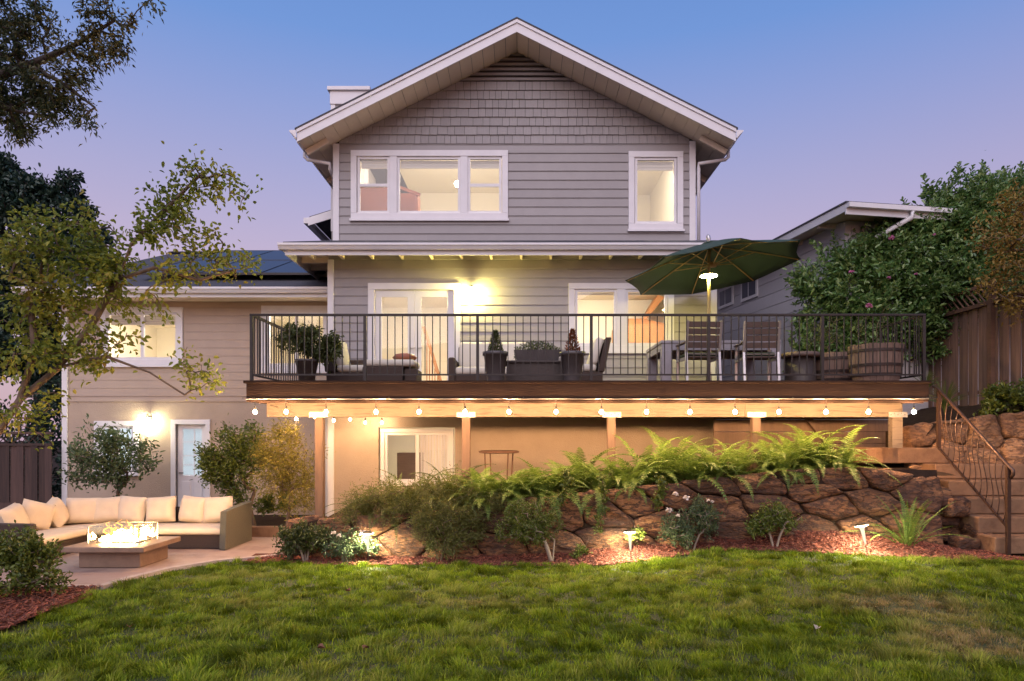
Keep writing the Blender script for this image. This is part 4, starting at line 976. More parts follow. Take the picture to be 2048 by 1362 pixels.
def chair():
    t = thing('dining_chair', 'slatted deck chair', 'chair', (0, 0, 0), 'slat-backed chairs at the deck table')
    for s in (-1, 1):
        MB().bar((s*.265, -.30, .0), (s*.265, -.24, .50), .035, .04).build('leg', M['silver'], t)
        MB().bar((s*.265, -.24, .50), (s*.265, -.34, .98), .035, .04).build('back_post', M['silver'], t)
        MB().bar((s*.265, .24, 0), (s*.265, .22, .64), .035, .04).build('leg', M['silver'], t)
        MB().box(s*.265-.03, -.27, .642, s*.265+.03, .26, .665).build('armrest', M['slat'], t, bevel=.004)
        MB().box(s*.265-.016, -.22, .38, s*.265+.016, .215, .42).build('seat_rail', M['silver'], t)
    for k in range(4):
        z = .56+k*.105; y = -.255-(z-.5)*.2
        MB().hexa([(-.247, y, z), (.247, y, z), (.247, y+.018, z), (-.247, y+.018, z), (-.247, y-.018, z+.088), (.247, y-.018, z+.088), (.247, y, z+.088), (-.247, y, z+.088)]).build('back_slat', M['slat'], t)
    for k in range(5):
        MB().box(-.248, -.21+k*.088, .421, .248, -.13+k*.088, .437).build('seat_slat', M['slat'], t)
    c = MB().box(-.24, -.22, .438, .24, .23, .50).build('cushion', M['greencush'], t, bevel=.025)
    MB().box(-.242, -.235, .465, .242, -.226, .473).build('piping', M['kerb'], c)
    return t
ch = chair(); ch.location = (2.87, 10.98, FZ+.001); ch.rotation_euler = (0, 0, .05); ch['label'] = 'left slat-back chair, in front of the parasol pole'
dup(ch, (3.82, 11.0, FZ+.001), -.06, 'right slat-back chair at the table, beside the round side table')
rt = thing('side_table', 'dark round side table right of the slat-back chairs', 'side table', (4.86, 11.8, FZ))
MB().lathe([(.27, .0), (.26, .02), (.25, .52)], (4.86, 11.8, FZ+.002), 24).build('body', M['planter'], rt, True)
MB().lathe([(.26, 0), (.33, .01), (.335, .05), (.31, .085), (.1, .095)], (4.86, 11.8, FZ+.524), 24).build('top', M['slat'], rt, True)
def barrel(x, y, r0, r1, h, label):
    t = thing('barrel_planter', label, 'barrel planter', (x, y, FZ), 'half barrels on the deck')
    n = 22; rr = lambda z: r0+(r1-r0)*(1-(1-z/h)**2)
    for k in range(n):
        V = []
        for rad in (0, -.025):
            for z in (0, h*.5, h):
                for a in (k+.03, k+.97):
                    th = 2*PI*a/n; V.append((x+(rr(z)+rad)*math.cos(th), y+(rr(z)+rad)*math.sin(th), FZ+.02+z+(.004*(k % 3) if z == h else 0)))
        Fc = [(0, 1, 3, 2), (2, 3, 5, 4), (7, 6, 8, 9), (9, 8, 10, 11), (4, 5, 11, 10), (1, 0, 6, 7), (0, 2, 8, 6), (2, 4, 10, 8), (3, 1, 7, 9), (5, 3, 9, 11)]
        MB().add(V, Fc).build('stave', M['barrel'], t)
    for z in (.10, h*.42, h*.80):
        MB().lathe([(rr(z)+.001, 0), (rr(z)+.006, 0), (rr(z+.045)+.006, .045), (rr(z+.045)+.001, .045)], (x, y, FZ+.02+z), 28, cap=False).build('hoop', M['hoop'], t)
    MB().lathe([(r0-.03, 0), (r1-.03, h-.08), (.01, h-.06)], (x, y, FZ+.02), 20).build('soil', M['soil'], t)
    return t
barrel(5.72, 10.95, .33, .41, .60, 'nearer half-barrel planter at the right end of the deck')
barrel(5.52, 11.95, .33, .41, .58, 'half-barrel planter standing behind the nearer barrel')

# wicker seats
def cushion_box(x0, y0, z0, x1, y1, z1, name, mat, par, bv=.045): return MB().box(x0, y0, z0, x1, y1, z1).build(name, M[mat], par, True, bevel=bv)
for k in range(5):
    MB().box(3.45, 12.1, 1.25+k*.215, 6.75, 12.14, 1.25+(k+1)*.215-.008).build('skirt_board', M['post'], deck)
MB().bar((5.0, 12.04, 2.25), (5.5, 12.04, 1.6), .09, .09).build('brace', M['post'], deck)
t = thing('wicker_armchair', 'dark wicker armchair with cream cushions left of the french doors', 'armchair', (-3.05, 12.3, FZ))
MB().box(-3.42, 12.0, FZ+.02, -2.62, 12.7, FZ+.30).build('base', M['wicker'], t, bevel=.02)
MB().hexa([(-3.44, 11.98, FZ+.30), (-3.26, 11.98, FZ+.30), (-3.26, 12.72, FZ+.30), (-3.44, 12.72, FZ+.30), (-3.50, 11.98, FZ+.92), (-3.36, 11.98, FZ+.92), (-3.36, 12.72, FZ+.92), (-3.50, 12.72, FZ+.92)]).build('backrest', M['wicker'], t, bevel=.02)
MB().box(-3.26, 12.60, FZ+.302, -2.62, 12.72, FZ+.58).build('armrest', M['wicker'], t, bevel=.02)
cushion_box(-3.24, 12.0, FZ+.302, -2.60, 12.6, FZ+.43, 'seat_cushion', 'cushion2', t)
b = MB().hexa([(-3.25, 12.02, FZ+.40), (-3.10, 12.02, FZ+.42), (-3.10, 12.58, FZ+.42), (-3.25, 12.58, FZ+.40), (-3.35, 12.02, FZ+.88), (-3.20, 12.02, FZ+.90), (-3.20, 12.58, FZ+.90), (-3.35, 12.58, FZ+.88)]); b.build('back_cushion', M['cushion2'], t, True, bevel=.04)
t = thing('wicker_sofa', 'low dark wicker seat with pale cushion in front of the french doors', 'sofa', (-2.3, 11.6, FZ))
MB().box(-2.62, 11.3, FZ+.02, -1.95, 11.95, FZ+.33).build('base', M['wicker'], t, bevel=.02)
cushion_box(-2.60, 11.31, FZ+.332, -1.75, 11.93, FZ+.45, 'seat_cushion', 'cushion2', t)
MB().box(-1.93, 11.35, FZ+.02, -1.72, 11.93, FZ+.30).build('step', M['wicker'], t, bevel=.02)
tag(MB().lathe([(.02, -.09), (.17, -.05), (.22, .0), (.17, .06), (.02, .09)], (-2.05, 12.1, FZ+.56), 16).build('throw_pillow', M['salmon'], None, True), 'round tan throw pillow on the low wicker seat by the doors', 'pillow')
t = thing('wicker_loveseat', 'wicker loveseat with cream cushions under the wall lamp', 'loveseat', (-.75, 13.0, FZ))
MB().box(-1.2, 12.55, FZ+.02, .25, 13.35, FZ+.30).build('base', M['wicker'], t, bevel=.02)
MB().box(-1.2, 13.22, FZ+.302, .25, 13.40, FZ+.92).build('backrest', M['wicker'], t, bevel=.04)
for x in (-1.32, .255): MB().box(x, 12.5, FZ+.02, x+.12, 13.38, FZ+.62).build('armrest', M['wicker'], t, bevel=.03)
for k in range(2):
    cushion_box(-1.19+k*.72, 12.52, FZ+.302, -.49+k*.72, 13.1, FZ+.45, 'seat_cushion', 'cushion2', t)
    MB().hexa([(-1.17+k*.72, 12.98, FZ+.44), (-.51+k*.72, 12.98, FZ+.44), (-.51+k*.72, 13.18, FZ+.44), (-1.17+k*.72, 13.18, FZ+.44), (-1.17+k*.72, 13.06, FZ+.98), (-.51+k*.72, 13.06, FZ+.98), (-.51+k*.72, 13.22, FZ+.98), (-1.17+k*.72, 13.22, FZ+.98)]).build('back_cushion', M['cushion2'], t, True, bevel=.06)
t = thing('cushioned_chair', 'tilted armchair with cream cushion between the red-tipped pot and the table', 'armchair', (1.2, 12.2, FZ))
MB().box(.72, 11.9, FZ+.02, 1.45, 12.6, FZ+.30).build('base', M['wicker'], t, bevel=.02)
MB().hexa([(1.36, 11.88, FZ+.30), (1.48, 11.88, FZ+.30), (1.48, 12.62, FZ+.30), (1.36, 12.62, FZ+.30), (1.50, 11.88, FZ+.90), (1.60, 11.88, FZ+.90), (1.60, 12.62, FZ+.90), (1.50, 12.62, FZ+.90)]).build('backrest', M['wicker'], t, bevel=.02)
cushion_box(.72, 11.92, FZ+.302, 1.34, 12.58, FZ+.44, 'seat_cushion', 'cushion2', t)
MB().hexa([(1.20, 11.92, FZ+.44), (1.35, 11.92, FZ+.42), (1.35, 12.58, FZ+.42), (1.20, 12.58, FZ+.44), (1.34, 11.92, FZ+.92), (1.49, 11.92, FZ+.90), (1.49, 12.58, FZ+.90), (1.34, 12.58, FZ+.92)]).build('back_cushion', M['cushion2'], t, True, bevel=.05)
ct = thing('storage_box', 'low dark wooden box carrying the long planter on the deck', 'box', (.2, 11.3, FZ))
MB().box(-.22, 11.05, FZ+.01, .75, 11.6, FZ+.36).build('body', M['planter'], ct, bevel=.01)
MB().box(-.25, 11.02, FZ+.362, .78, 11.63, FZ+.40).build('lid', M['planter'], ct, bevel=.008)

# ------------------------------------------------------------------ patio furniture
sf = thing('sectional_sofa', 'curved brown wicker sectional sofa with cream seat cushions round the fire table', 'sofa', (-6.6, 11.0, 0))
BX, BY, RC = -7.78, 11.72, .95                   # outer back line: right run, rounded corner, left run
line = [(-4.68, BY, 0, -1), (-5.6, BY, 0, -1), (BX+RC, BY, 0, -1)]
for k in range(1, 8):
    a = PI/2+PI/2*k/8; line.append((BX+RC+RC*math.cos(a), BY-RC+RC*math.sin(a), -math.cos(a), -math.sin(a)))
line += [(BX, BY-RC, 1, 0), (BX, 10.2, 1, 0), (BX, 9.62, 1, 0)]
def sweep(path, prof, name, mat, par, bevel=0, smooth=False):
    n = len(prof); V = []; Fc = []
    for x, y, nx, ny in path:
        for d, z in prof: V.append((x+nx*d, y+ny*d, z))
    for i in range(len(path)-1):
        for j in range(n): Fc.append((i*n+j, (i+1)*n+j, (i+1)*n+(j+1) % n, i*n+(j+1) % n))
    Fc.append(tuple(range(n))); Fc.append(tuple(reversed(range((len(path)-1)*n, len(path)*n))))
    return MB().add(V, Fc).build(name, M[mat], par, smooth, bevel)
sweep(line, [(.12, .03), (.90, .03), (.90, .24), (.12, .24)], 'base', 'wicker', sf)
sweep(line, [(0, .03), (.118, .03), (.118, .56), (.09, .60), (.03, .60), (0, .57)], 'backrest', 'wicker', sf)
def lerp_path(a, b, n=7):
    L = [0]
    for p, q in zip(line, line[1:]): L.append(L[-1]+math.hypot(q[0]-p[0], q[1]-p[1]))
    o = []
    for k in range(n+1):
        s = (a+(b-a)*k/n)*L[-1]
        for i in range(len(L)-1):
            if s <= L[i+1]+1e-6:
                u = (s-L[i])/(L[i+1]-L[i]); p, q = line[i], line[i+1]; v = [p[m]+(q[m]-p[m])*u for m in range(4)]
                h = math.hypot(v[2], v[3]); o.append((v[0], v[1], v[2]/h, v[3]/h)); break
    return o
cp = [(.13, .245), (.91, .245), (.935, .265), (.935, .32), (.90, .35), (.5, .365), (.16, .35), (.13, .32)]
cuts = [.002, .30, .52, .74, .995]
for a, c in zip(cuts, cuts[1:]): sweep(lerp_path(a+.002, c-.002, 8), cp, 'seat_cushion', 'cushion', sf, 0, True)
MB().hexa([(-4.74, 10.72, .02), (-4.62, 10.66, .02), (-4.62, 11.74, .02), (-4.74, 11.74, .02), (-4.74, 10.76, .62), (-4.62, 10.72, .63), (-4.62, 11.74, .69), (-4.74, 11.74, .69)]).build('armrest', M['wickerlt'], sf, bevel=.01)
MB().hexa([(BX-.01, 9.5, .02), (BX+.95, 9.5, .02), (BX+.95, 9.62, .02), (BX-.01, 9.62, .02), (BX-.01, 9.5, .60), (BX+.95, 9.5, .58), (BX+.95, 9.62, .58), (BX-.01, 9.62, .60)]).build('armrest', M['wicker'], sf, bevel=.02)
def pillow_mesh(w_, h_, t_):
    n = 12; V = []; Fc = []
    for s in (1, -1):
        for i in range(n+1):
            for j in range(n+1):
                u, v = -1+2*i/n, -1+2*j/n
                th = t_/2*((1-u**4)*(1-v**4))**.5
                pin = 1-.06*(1-abs(u*v))*(abs(u)**6+abs(v)**6)/2
                th *= 1+.10*noise.noise((u*1.7, v*1.7, s*3))
                V.append((u*w_/2*pin, s*th, v*h_/2*pin))
    m_ = (n+1)**2
    for i in range(n):
        for j in range(n):
            q = i*(n+1)+j; Fc += [(q, q+1, q+n+2, q+n+1), (m_+q, m_+q+n+1, m_+q+n+2, m_+q+1)]
    b = MB().add(V, Fc); me = b.mesh('pillow'); me.materials.append(M['cushion']); me.polygons.foreach_set('use_smooth', [True]*len(me.polygons)); return me
pm1 = pillow_mesh(.48, .44, .25); pm2 = pillow_mesh(.54, .43, .26)
# along-path position, size, roll, label
PL = [(.085, pm1, .04, 'cream pillow at the right end of the sofa, against the olive arm'), (.17, pm1, -.06, 'cream pillow second from the olive arm of the sofa'), (.285, pm1, .05, 'cream pillow in front of the back door, third from the olive arm'),
      (.385, pm1, -.04, 'cream pillow right of the flames on the sofa back'), (.475, pm2, .05, 'wide cream pillow directly behind the flames'), (.575, pm2, -.03, 'wide cream pillow at the curved corner of the sofa'),
      (.70, pm1, .22, 'tilted cream pillow just left of the sofa corner'), (.80, pm1, -.22, 'slanting cream pillow in the middle of the left sofa run'), (.90, pm2, .10, 'leftmost cream pillow, next to the left sofa arm')]
for s, me, roll, lab in PL:
    x, y, nx, ny = lerp_path(s, s+.001, 1)[0]
    o = bpy.data.objects.new('pillow', me); COL.objects.link(o)
    ang = math.atan2(-nx, ny)                    # face along the inward normal
    o.location = (x+nx*.26, y+ny*.26, .575); o.rotation_mode = 'XYZ'
    o.matrix_world = Matrix.Translation(o.location) @ Matrix.Rotation(math.atan2(ny, nx)-PI/2, 4, 'Z') @ Matrix.Rotation(roll*2.2, 4, 'Z') @ Matrix.Rotation(math.radians(14)+roll*.8, 4, 'X') @ Matrix.Rotation(roll*1.4, 4, 'Y')
    tag(o, lab, 'pillow', 'cream pillows on the sectional sofa')
ft = thing('fire_table', 'low brown fire table with a glass guard and burning flames on the patio', 'fire table', (-5.6, 9.65, 0))
MB().box(-6.02, 9.28, .02, -5.18, 10.02, .245).build('base', M['tabletop'], ft, bevel=.012)
b = MB().box(-6.17, 9.14, .247, -5.06, 10.16, .32).build('top', M['tabletop'], ft, bevel=.012)
for k in range(1, 4): MB().box(-6.165+k*.277, 9.145, .3205, -6.160+k*.277, 10.155, .3215).build('joint', M['mortar'], b) if False else None
gx0, gx1, gy0, gy1, gz0, gz1 = -5.98, -5.27, 9.42, 9.90, .322, .56
g = MB(); e = .004
g.box(gx0, gy0-e, gz0, gx1, gy0+e, gz1); g.box(gx0, gy1-e, gz0, gx1, gy1+e, gz1); g.box(gx0-e, gy0+e+.001, gz0, gx0+e, gy1-e-.001, gz1); g.box(gx1-e, gy0+e+.001, gz0, gx1+e, gy1-e-.001, gz1)
gg = g.build('glass_guard', M['guard'], ft)
edge_glints = MB()
for x in (gx0, gx1):
    for y in (gy0, gy1): edge_glints.box(x-.006, y-.006, gz0, x+.006, y+.006, gz1+.004)
for y in (gy0, gy1): edge_glints.box(gx0+.007, y-.004, gz1, gx1-.007, y+.004, gz1+.006)
for x in (gx0, gx1): edge_glints.box(x-.004, gy0+.007, gz1, x+.004, gy1-.007, gz1+.006)
edge_glints.build('frame', M['silver'], gg)  # added silver bars imitating the bright glints along the glass edges
MB().box(gx0+.06, gy0+.08, .322, gx1-.06, gy1-.08, .335).build('burner', M['dark'], ft)
R = random.Random(9)
for k in range(26):
    x = gx0+.12+(gx1-gx0-.24)*((k % 13)+.5)/13+R.uniform(-.02, .02); y = gy0+.15+.18*(k//13)+R.uniform(-.04, .04); h = R.uniform(.07, .19)*(1.15-abs(((k % 13)-6)/9)); r = R.uniform(.022, .04)
    pts = [(x+R.uniform(-.012, .012)*i, y+R.uniform(-.012, .012)*i, .336+h*i/6) for i in range(7)]
    MB().tube(pts, [r*v for v in (.55, 1, .95, .72, .48, .25, .04)], 7).build('flame', M['flame'], ft, True)
for k in range(16):
    x = gx0+.10+(gx1-gx0-.2)*(k+.5)/16+R.uniform(-.02, .02); y = gy0+.24+R.uniform(-.09, .09); h = R.uniform(.16, .30); r = R.uniform(.008, .016)
    pts = [(x+R.uniform(-.012, .012)*i, y+R.uniform(-.012, .012)*i, .36+h*i/6) for i in range(7)]
    MB().tube(pts, [r*v for v in (.8, 1, .9, .75, .5, .3, .05)], 6).build('flame_tip', M['flametip'], ft, True)
# path lamps
def path_lamp(x, y, z, lean, label):
    t = thing('path_light', label, 'path light', (x, y, z), 'path lights along the lawn edge')
    d = Vector(lean).normalized(); o = Vector((x, y, z))
    MB().tube([o-d*.05, o+d*.16], .007, 6).build('stake', M['lampmetal'], t)
    b = MB().tube([o+d*.13, o+d*.17, o+d*.34, o+d*.375], [.008, .014, .026, .045], 12); b.build('shaft', M['lens'], t, True)
    c = MB().tube([o+d*.40, o+d*.408, o+d*.425], [.095, .09, .03], 18).build('cap', M['lampmetal'], t, True)
    MB().tube([o+d*.392, o+d*.399], [.082, .086], 14).build('lamp', M['pathlamp'], c)
path_lamp(1.55, 9.50, .09, (-.06, -.05, 1), 'path light standing upright in the mulch left of the white rose')
path_lamp(4.72, 9.24, .22, (-.22, 0, 1), 'leaning path light near the concrete steps')
path_lamp(-2.15, 9.62, .05, (0, -.05, 1), 'path light glowing inside the rose bush beside the patio')
# ------------------------------------------------------------------ fences and the neighbour
R = random.Random(21)
def board_fence(root, p, q, z0, z1, wd=.14, mat='fence', skew=0):
    p, q = Vector(p), Vector(q); L = (q-p).length; d = (q-p)/L; nrm = Vector((d.y, -d.x, 0)); n = int(L/wd)
    for k in range(n):
        a = p+d*(k*L/n+.004); c = p+d*((k+1)*L/n-.004); off = nrm*(R.uniform(0, .012)+(.02 if k % 2 else 0)); t = nrm*.018
        za, zb = z0+R.uniform(-.02, .02), z1+R.uniform(-.01, .01)
        MB().hexa([(*(a+off+t).xy, za), (*(c+off+t).xy, za), (*(c+off).xy, za), (*(a+off).xy, za), (*(a+off+t).xy, zb), (*(c+off+t).xy, zb), (*(c+off).xy, zb), (*(a+off).xy, zb)]).build('board', M[mat], root)
fr_ = thing('wood_fence', 'weathered board fence with lattice top above the boulders at right', 'fence', (8.6, 12.5, 2.2))
FX = 8.6
board_fence(fr_, (FX+.05, 15.6, 0), (FX, 9.4, 0), 2.15, 4.20)
for y in (9.8, 12.33, 14.6): MB().box(FX-.10, y-.05, 2.0, FX-.01, y+.05, 4.62).build('post', M['fencer'], fr_)
for z, ya, yb in ((4.205, 9.4, 15.6), (2.6, 9.4, 15.6)): MB().box(FX-.085 if z > 3 else FX+.05, ya, z, FX+.02 if z > 3 else FX+.09, yb, z+.07).build('rail', M['fencer'], fr_)
MB().box(FX-.06, 12.38, 4.56, FX, 15.6, 4.62).build('rail', M['fencer'], fr_)
for k in range(22):
    y = 12.38+k*.15; ye = y+.285
    MB().bar((FX-.03, y, 4.275), (FX-.03, min(ye, 15.6), 4.56), .012, .032, (1, 0, 0)).build('lattice_strip', M['fencer'], fr_)
fl = thing('wood_fence', 'dark board fence with lattice top left of the house wing', 'fence', (-12, 14.3, 0))
board_fence(fl, (-17.5, 13.9, 0), (-9.85, 14.35, 0), .42, 1.60, .14, 'fencedark')
for z in (1.60, 1.84): MB().bar((-17.5, 13.88, z+.03), (-9.85, 14.33, z+.03), .07, .05).build('rail', M['fencedark'], fl)
for z0, z1 in ((.26, .415), (.0, .25)): MB().hexa([(-17.5, 13.86, z0), (-9.85, 14.31, z0), (-9.85, 14.34, z0), (-17.5, 13.89, z0), (-17.5, 13.86, z1), (-9.85, 14.31, z1), (-9.85, 14.34, z1), (-17.5, 13.89, z1)]).build('kick_board', M['fencedark'], fl)
for s in (1, -1):
    for k in range(50):
        x = -17.4+k*.15; y = 13.9+(x+17.5)*.0588; x2 = x+.19
        MB().bar((x if s > 0 else x2, y, 1.655), (x2 if s > 0 else x, y+.01, 1.845), .028, .007, (0, 0, 1)).build('lattice_strip', M['fencedark'], fl)
nb = thing('neighbour_house', 'neighbouring grey house with wide lap siding and low roof behind the hedge', 'house', (8, 17, 0))
C0 = Vector((6.70, 14.0, 0)); dv = Vector((-.172, .985, 0)).normalized(); ev = Vector((.985, .172, 0)).normalized()
def nbx(a0, a1, e0, e1, z0, z1, name, mat, par=None):
    pts = []
    for z in (z0, z1):
        for a, e in ((a0, e0), (a0, e1), (a1, e1), (a1, e0)): v = C0+dv*a+ev*e; pts.append((v.x, v.y, z))
    return MB().hexa(pts).build(name, M[mat], par or nb)
nbx(0, 12, .02, 9, 0, 6.24, 'wall', 'neigh')
for k in range(15): nbx(.10, 12, -.004-.012, .0199, 1.6+k*.31, 1.6+(k+1)*.31-.012, 'siding_board', 'neigh')
nbx(-.012, .10, -.02, .12, 1.2, 6.22, 'corner_board', 'neigh')
nbx(-.62, 12.4, -.42, 9.4, 6.26, 6.28, 'soffit', 'soffit')
nbx(-.66, -.622, -.46, 9.4, 6.14, 6.36, 'fascia', 'trim'); nbx(-.62, 12.4, -.46, -.422, 6.20, 6.36, 'fascia', 'trim')
nbx(-.68, 12.4, -.48, 9.4, 6.362, 6.39, 'roof', 'roof')
nbx(-.76, -.662, -.46, 9.4, 6.26, 6.35, 'gutter', 'trim')
for k in range(7): nbx(.3+k*1.2, .38+k*1.2, -.40, .0, 6.16, 6.255, 'rafter_tail', 'soffit')
v = C0+dv*-.35+ev*.75
g = lambda a, e, z: tuple((C0+dv*a+ev*e+Vector((0, 0, z))))
MB().tube([g(-.71, .95, 6.28), g(-.71, .95, 6.14), g(-.06, .30, 5.72), g(-.06, .25, 5.52), g(-.06, .25, 1.6)], .05, 8).build('downspout', M['trim'], nb, True)
MB().tube([g(1.2, 1.2, 6.38), g(1.2, 1.2, 6.74)], .06, 10).build('vent_pipe', M['steel'], nb); MB().tube([g(1.2, 1.2, 6.75), g(1.2, 1.2, 6.79)], .13, 12).build('vent_cap', M['steel'], nb)
for a, z in ((4.75, 5.42), (3.45, 5.38)):
    wn = nbx(a, a+.85, -.05, -.017, z, z+.56, 'window', 'trim')
    nbx(a+.08, a+.42, -.056, -.0505, z+.08, z+.48, 'pane', 'solar', wn); nbx(a+.47, a+.77, -.056, -.0505, z+.08, z+.48, 'pane', 'solar', wn)

# ------------------------------------------------------------------ plants
def leaf_arrays(P, L, Wd, D, rg, six=True, fold=.22, droop=.15):
    n = len(P); D = D/np.linalg.norm(D, axis=1, keepdims=True)
    r = rg.normal(size=(n, 3)); r[:, 2] += .8
    S = np.cross(D, r); S /= np.linalg.norm(S, axis=1, keepdims=True)+1e-9
    N = np.cross(S, D); N[N[:, 2] < 0] *= -1
    L = L[:, None]; Wd = Wd[:, None]; dr = np.array([0, 0, -1.])*L*droop
    if six:
        V = np.stack([P, P+D*L*.32+S*Wd*.45+N*Wd*fold, P+D*L*.70+S*Wd*.40+N*Wd*fold+dr*.4, P+D*L+dr, P+D*L*.70-S*Wd*.40+N*Wd*fold+dr*.4, P+D*L*.32-S*Wd*.45+N*Wd*fold], 1)
        B = np.array([(0, 1, 2, 3), (0, 3, 4, 5)])
    else:
        V = np.stack([P, P+D*L*.45+S*Wd*.5+N*Wd*fold, P+D*L+dr, P+D*L*.45-S*Wd*.5+N*Wd*fold], 1)
        B = np.array([(0, 1, 2), (0, 2, 3)])
    k = V.shape[1]
    return V.reshape(-1, 3), (np.arange(n)[:, None, None]*k+B[None]).reshape(-1, B.shape[1])
def skeleton(roots, targets, rg, wob=.12, sag=0):
    nodes = []; par = []
    for path in roots:
        st = len(nodes)
        for i, p in enumerate(path): nodes.append(np.array(p, float)); par.append(-1 if i == 0 else st+i-1)
    fixed = len(nodes); tips = []
    top = nodes[fixed-1]
    for t in sorted(targets, key=lambda q: min(np.linalg.norm(q-n) for n in nodes[:fixed])):
        A = np.array(nodes); d = np.linalg.norm(A-t, axis=1)
        d = d+.35*np.maximum(0, A[:, 2]-t[2])
        j = int(np.argmin(d)); p = nodes[j]; L = np.linalg.norm(t-p); k = 2 if L < .3 else 3 if L < .8 else 5
        for i in range(1, k+1):
            u = i/k; q = p+(t-p)*u
            if i < k: q = q+rg.normal(0, wob*L/k, 3)+np.array([0, 0, sag*L*math.sin(u*PI)])
            nodes.append(q); par.append(j); j = len(nodes)-1
        tips.append(j)
    w_ = np.zeros(len(nodes))
    for t in tips:
        j = t
        while j >= 0: w_[j] += 1; j = par[j]
    return nodes, par, w_, tips
def wood(nodes, par, w_, r0, rmin=.003, n=5):
    wm = w_.max(); V = []; Fc = []
    rad = lambda j: max(rmin, r0*(max(w_[j], .5)/wm)**.48)
    b = MB()
    for j, p in enumerate(par):
        if p >= 0: b.tube([nodes[p], nodes[j]], [rad(p) if w_[p] < w_[j]*4 else rad(j)*1.25, rad(j)], n, cap=False)
    return b
def blob_points(blobs, n, rg, shell=.55):
    wt = np.array([b[3]*b[4]*b[5] for b in blobs])**.75; wt /= wt.sum(); P = []
    for i in rg.choice(len(blobs), n, p=wt):
        x, y, z, rx, ry, rz = blobs[i]; d = rg.normal(size=3); d /= np.linalg.norm(d)
        r = (shell+(1-shell)*rg.random()) if rg.random() < .75 else rg.random()**.5
        P.append(np.array([x+d[0]*rx*r, y+d[1]*ry*r, z+d[2]*rz*r]))
    return P
def plant(name, label, cat, roots, blobs, ntar, nleaf, L, Wd, lm, bm, r0, seed, sig=.1, six=True, group=None, bnames=('trunk', 'crown'), shell=.55, out=1.0, up=.3, droop=.15, sag=0, zmin=None, wob=.12):
    rg = np.random.default_rng(seed); T = blob_points(blobs, ntar, rg, shell)
    nd, pr, w_, tips = skeleton(roots, T, rg, wob, sag)
    t = thing(name, label, cat, roots[0][0], group)
    wood(nd, pr, w_, r0).build(bnames[0], M[bm], t, True)
    nd = np.array(nd); P = []; D = []
    for j in tips:
        k = nleaf+rg.integers(-nleaf//3, nleaf//3+1)
        chain = [j]; q = pr[j]
        for _ in range(2):
            if q >= 0: chain.append(q); q = pr[q]
        ax = nd[j]-nd[chain[-1]]; ax = ax/(np.linalg.norm(ax)+1e-6)
        u = rg.random(k); s = nd[j]+(nd[chain[-1]]-nd[j])*u[:, None]*.75
        P.append(s+rg.normal(0, sig, (k, 3))*(.5+u[:, None]*.5)); D.append(ax*out+rg.normal(0, .7, (k, 3))+np.array([0, 0, up]))
    P = np.concatenate(P); D = np.concatenate(D)
    if zmin is not None: P[:, 2] = np.maximum(P[:, 2], zmin+.02)
    n = len(P)
    V, Fc = leaf_arrays(P, rg.uniform(.65, 1.25, n)*L, rg.uniform(.7, 1.2, n)*Wd, D, rg, six, droop=droop)
    obj(bnames[1], np_mesh('leaves', V, Fc), M[lm], t)
    return t
M['lf_dark'] = leafmat('dark tree leaf', [(.012, .03, .024), (.022, .05, .034), (.035, .065, .04)], .15, .4)
M['lf_lime'] = leafmat('lime leaf', [(.07, .11, .018), (.15, .20, .028), (.28, .29, .04), (.24, .15, .03)], .45, .5, patch=1.2)
M['lf_olive'] = leafmat('olive gold leaf', [(.022, .036, .02), (.04, .058, .024), (.14, .10, .022)], .3, .5, patch=1.1)
M['lf_laurel'] = leafmat('laurel leaf', [(.065, .145, .042), (.13, .23, .06), (.22, .29, .085)], .3, .28, .6)
M['lf_autumn'] = leafmat('autumn leaf', [(.18, .17, .04), (.32, .21, .04), (.24, .13, .03), (.13, .17, .04)], .35, .5, patch=2)
M['lf_shrub'] = leafmat('shrub leaf', [(.05, .075, .012), (.10, .135, .02), (.16, .18, .03)], .25, .4)
M['lf_grey'] = leafmat('grey green leaf', [(.05, .085, .04), (.09, .13, .055), (.13, .16, .07)], .3, .45)
M['lf_gold'] = leafmat('golden leaf', [(.14, .13, .02), (.22, .19, .03), (.28, .22, .04)], .4, .5)
M['lf_feather'] = leafmat('feathery leaf', [(.09, .10, .025), (.14, .15, .035), (.18, .18, .05)], .35, .5)
M['lf_fern'] = leafmat('fern', [(.08, .14, .022), (.12, .19, .03), (.175, .235, .045)], .35, .45)
M['lf_fern2'] = leafmat('dark fern', [(.05, .075, .018), (.08, .11, .025), (.12, .13, .03)], .35, .45)
M['lf_red'] = leafmat('red tip leaf', [(.10, .06, .02), (.22, .06, .025), (.30, .08, .03)], .3, .5)
M['lf_dull'] = leafmat('dull potted leaf', [(.035, .05, .014), (.065, .085, .022), (.10, .11, .03)], .25, .5)
M['petal_white'] = leafmat('white petal', [(.65, .55, .5), (.75, .68, .62)], .3, .6)
M['petal_pink'] = leafmat('pink petal', [(.55, .17, .34), (.65, .25, .45)], .3, .6)
M['deadleaf'] = pm('dead leaf', (.20, .075, .03), (.13, .05, .025), 20, .7)

def flower(name, pos, r, mat, par, seed):
    rg = np.random.default_rng(seed); n = 14; a = rg.uniform(0, 2*PI, n); D = np.stack([np.cos(a), np.sin(a), rg.uniform(-.3, 1.1, n)], 1)
    V, Fc = leaf_arrays(np.array([pos]*n)+rg.normal(0, r*.12, (n, 3)), np.full(n, r), np.full(n, r*.8), D, rg)
    return obj(name, np_mesh('petals', V, Fc), M[mat], par)

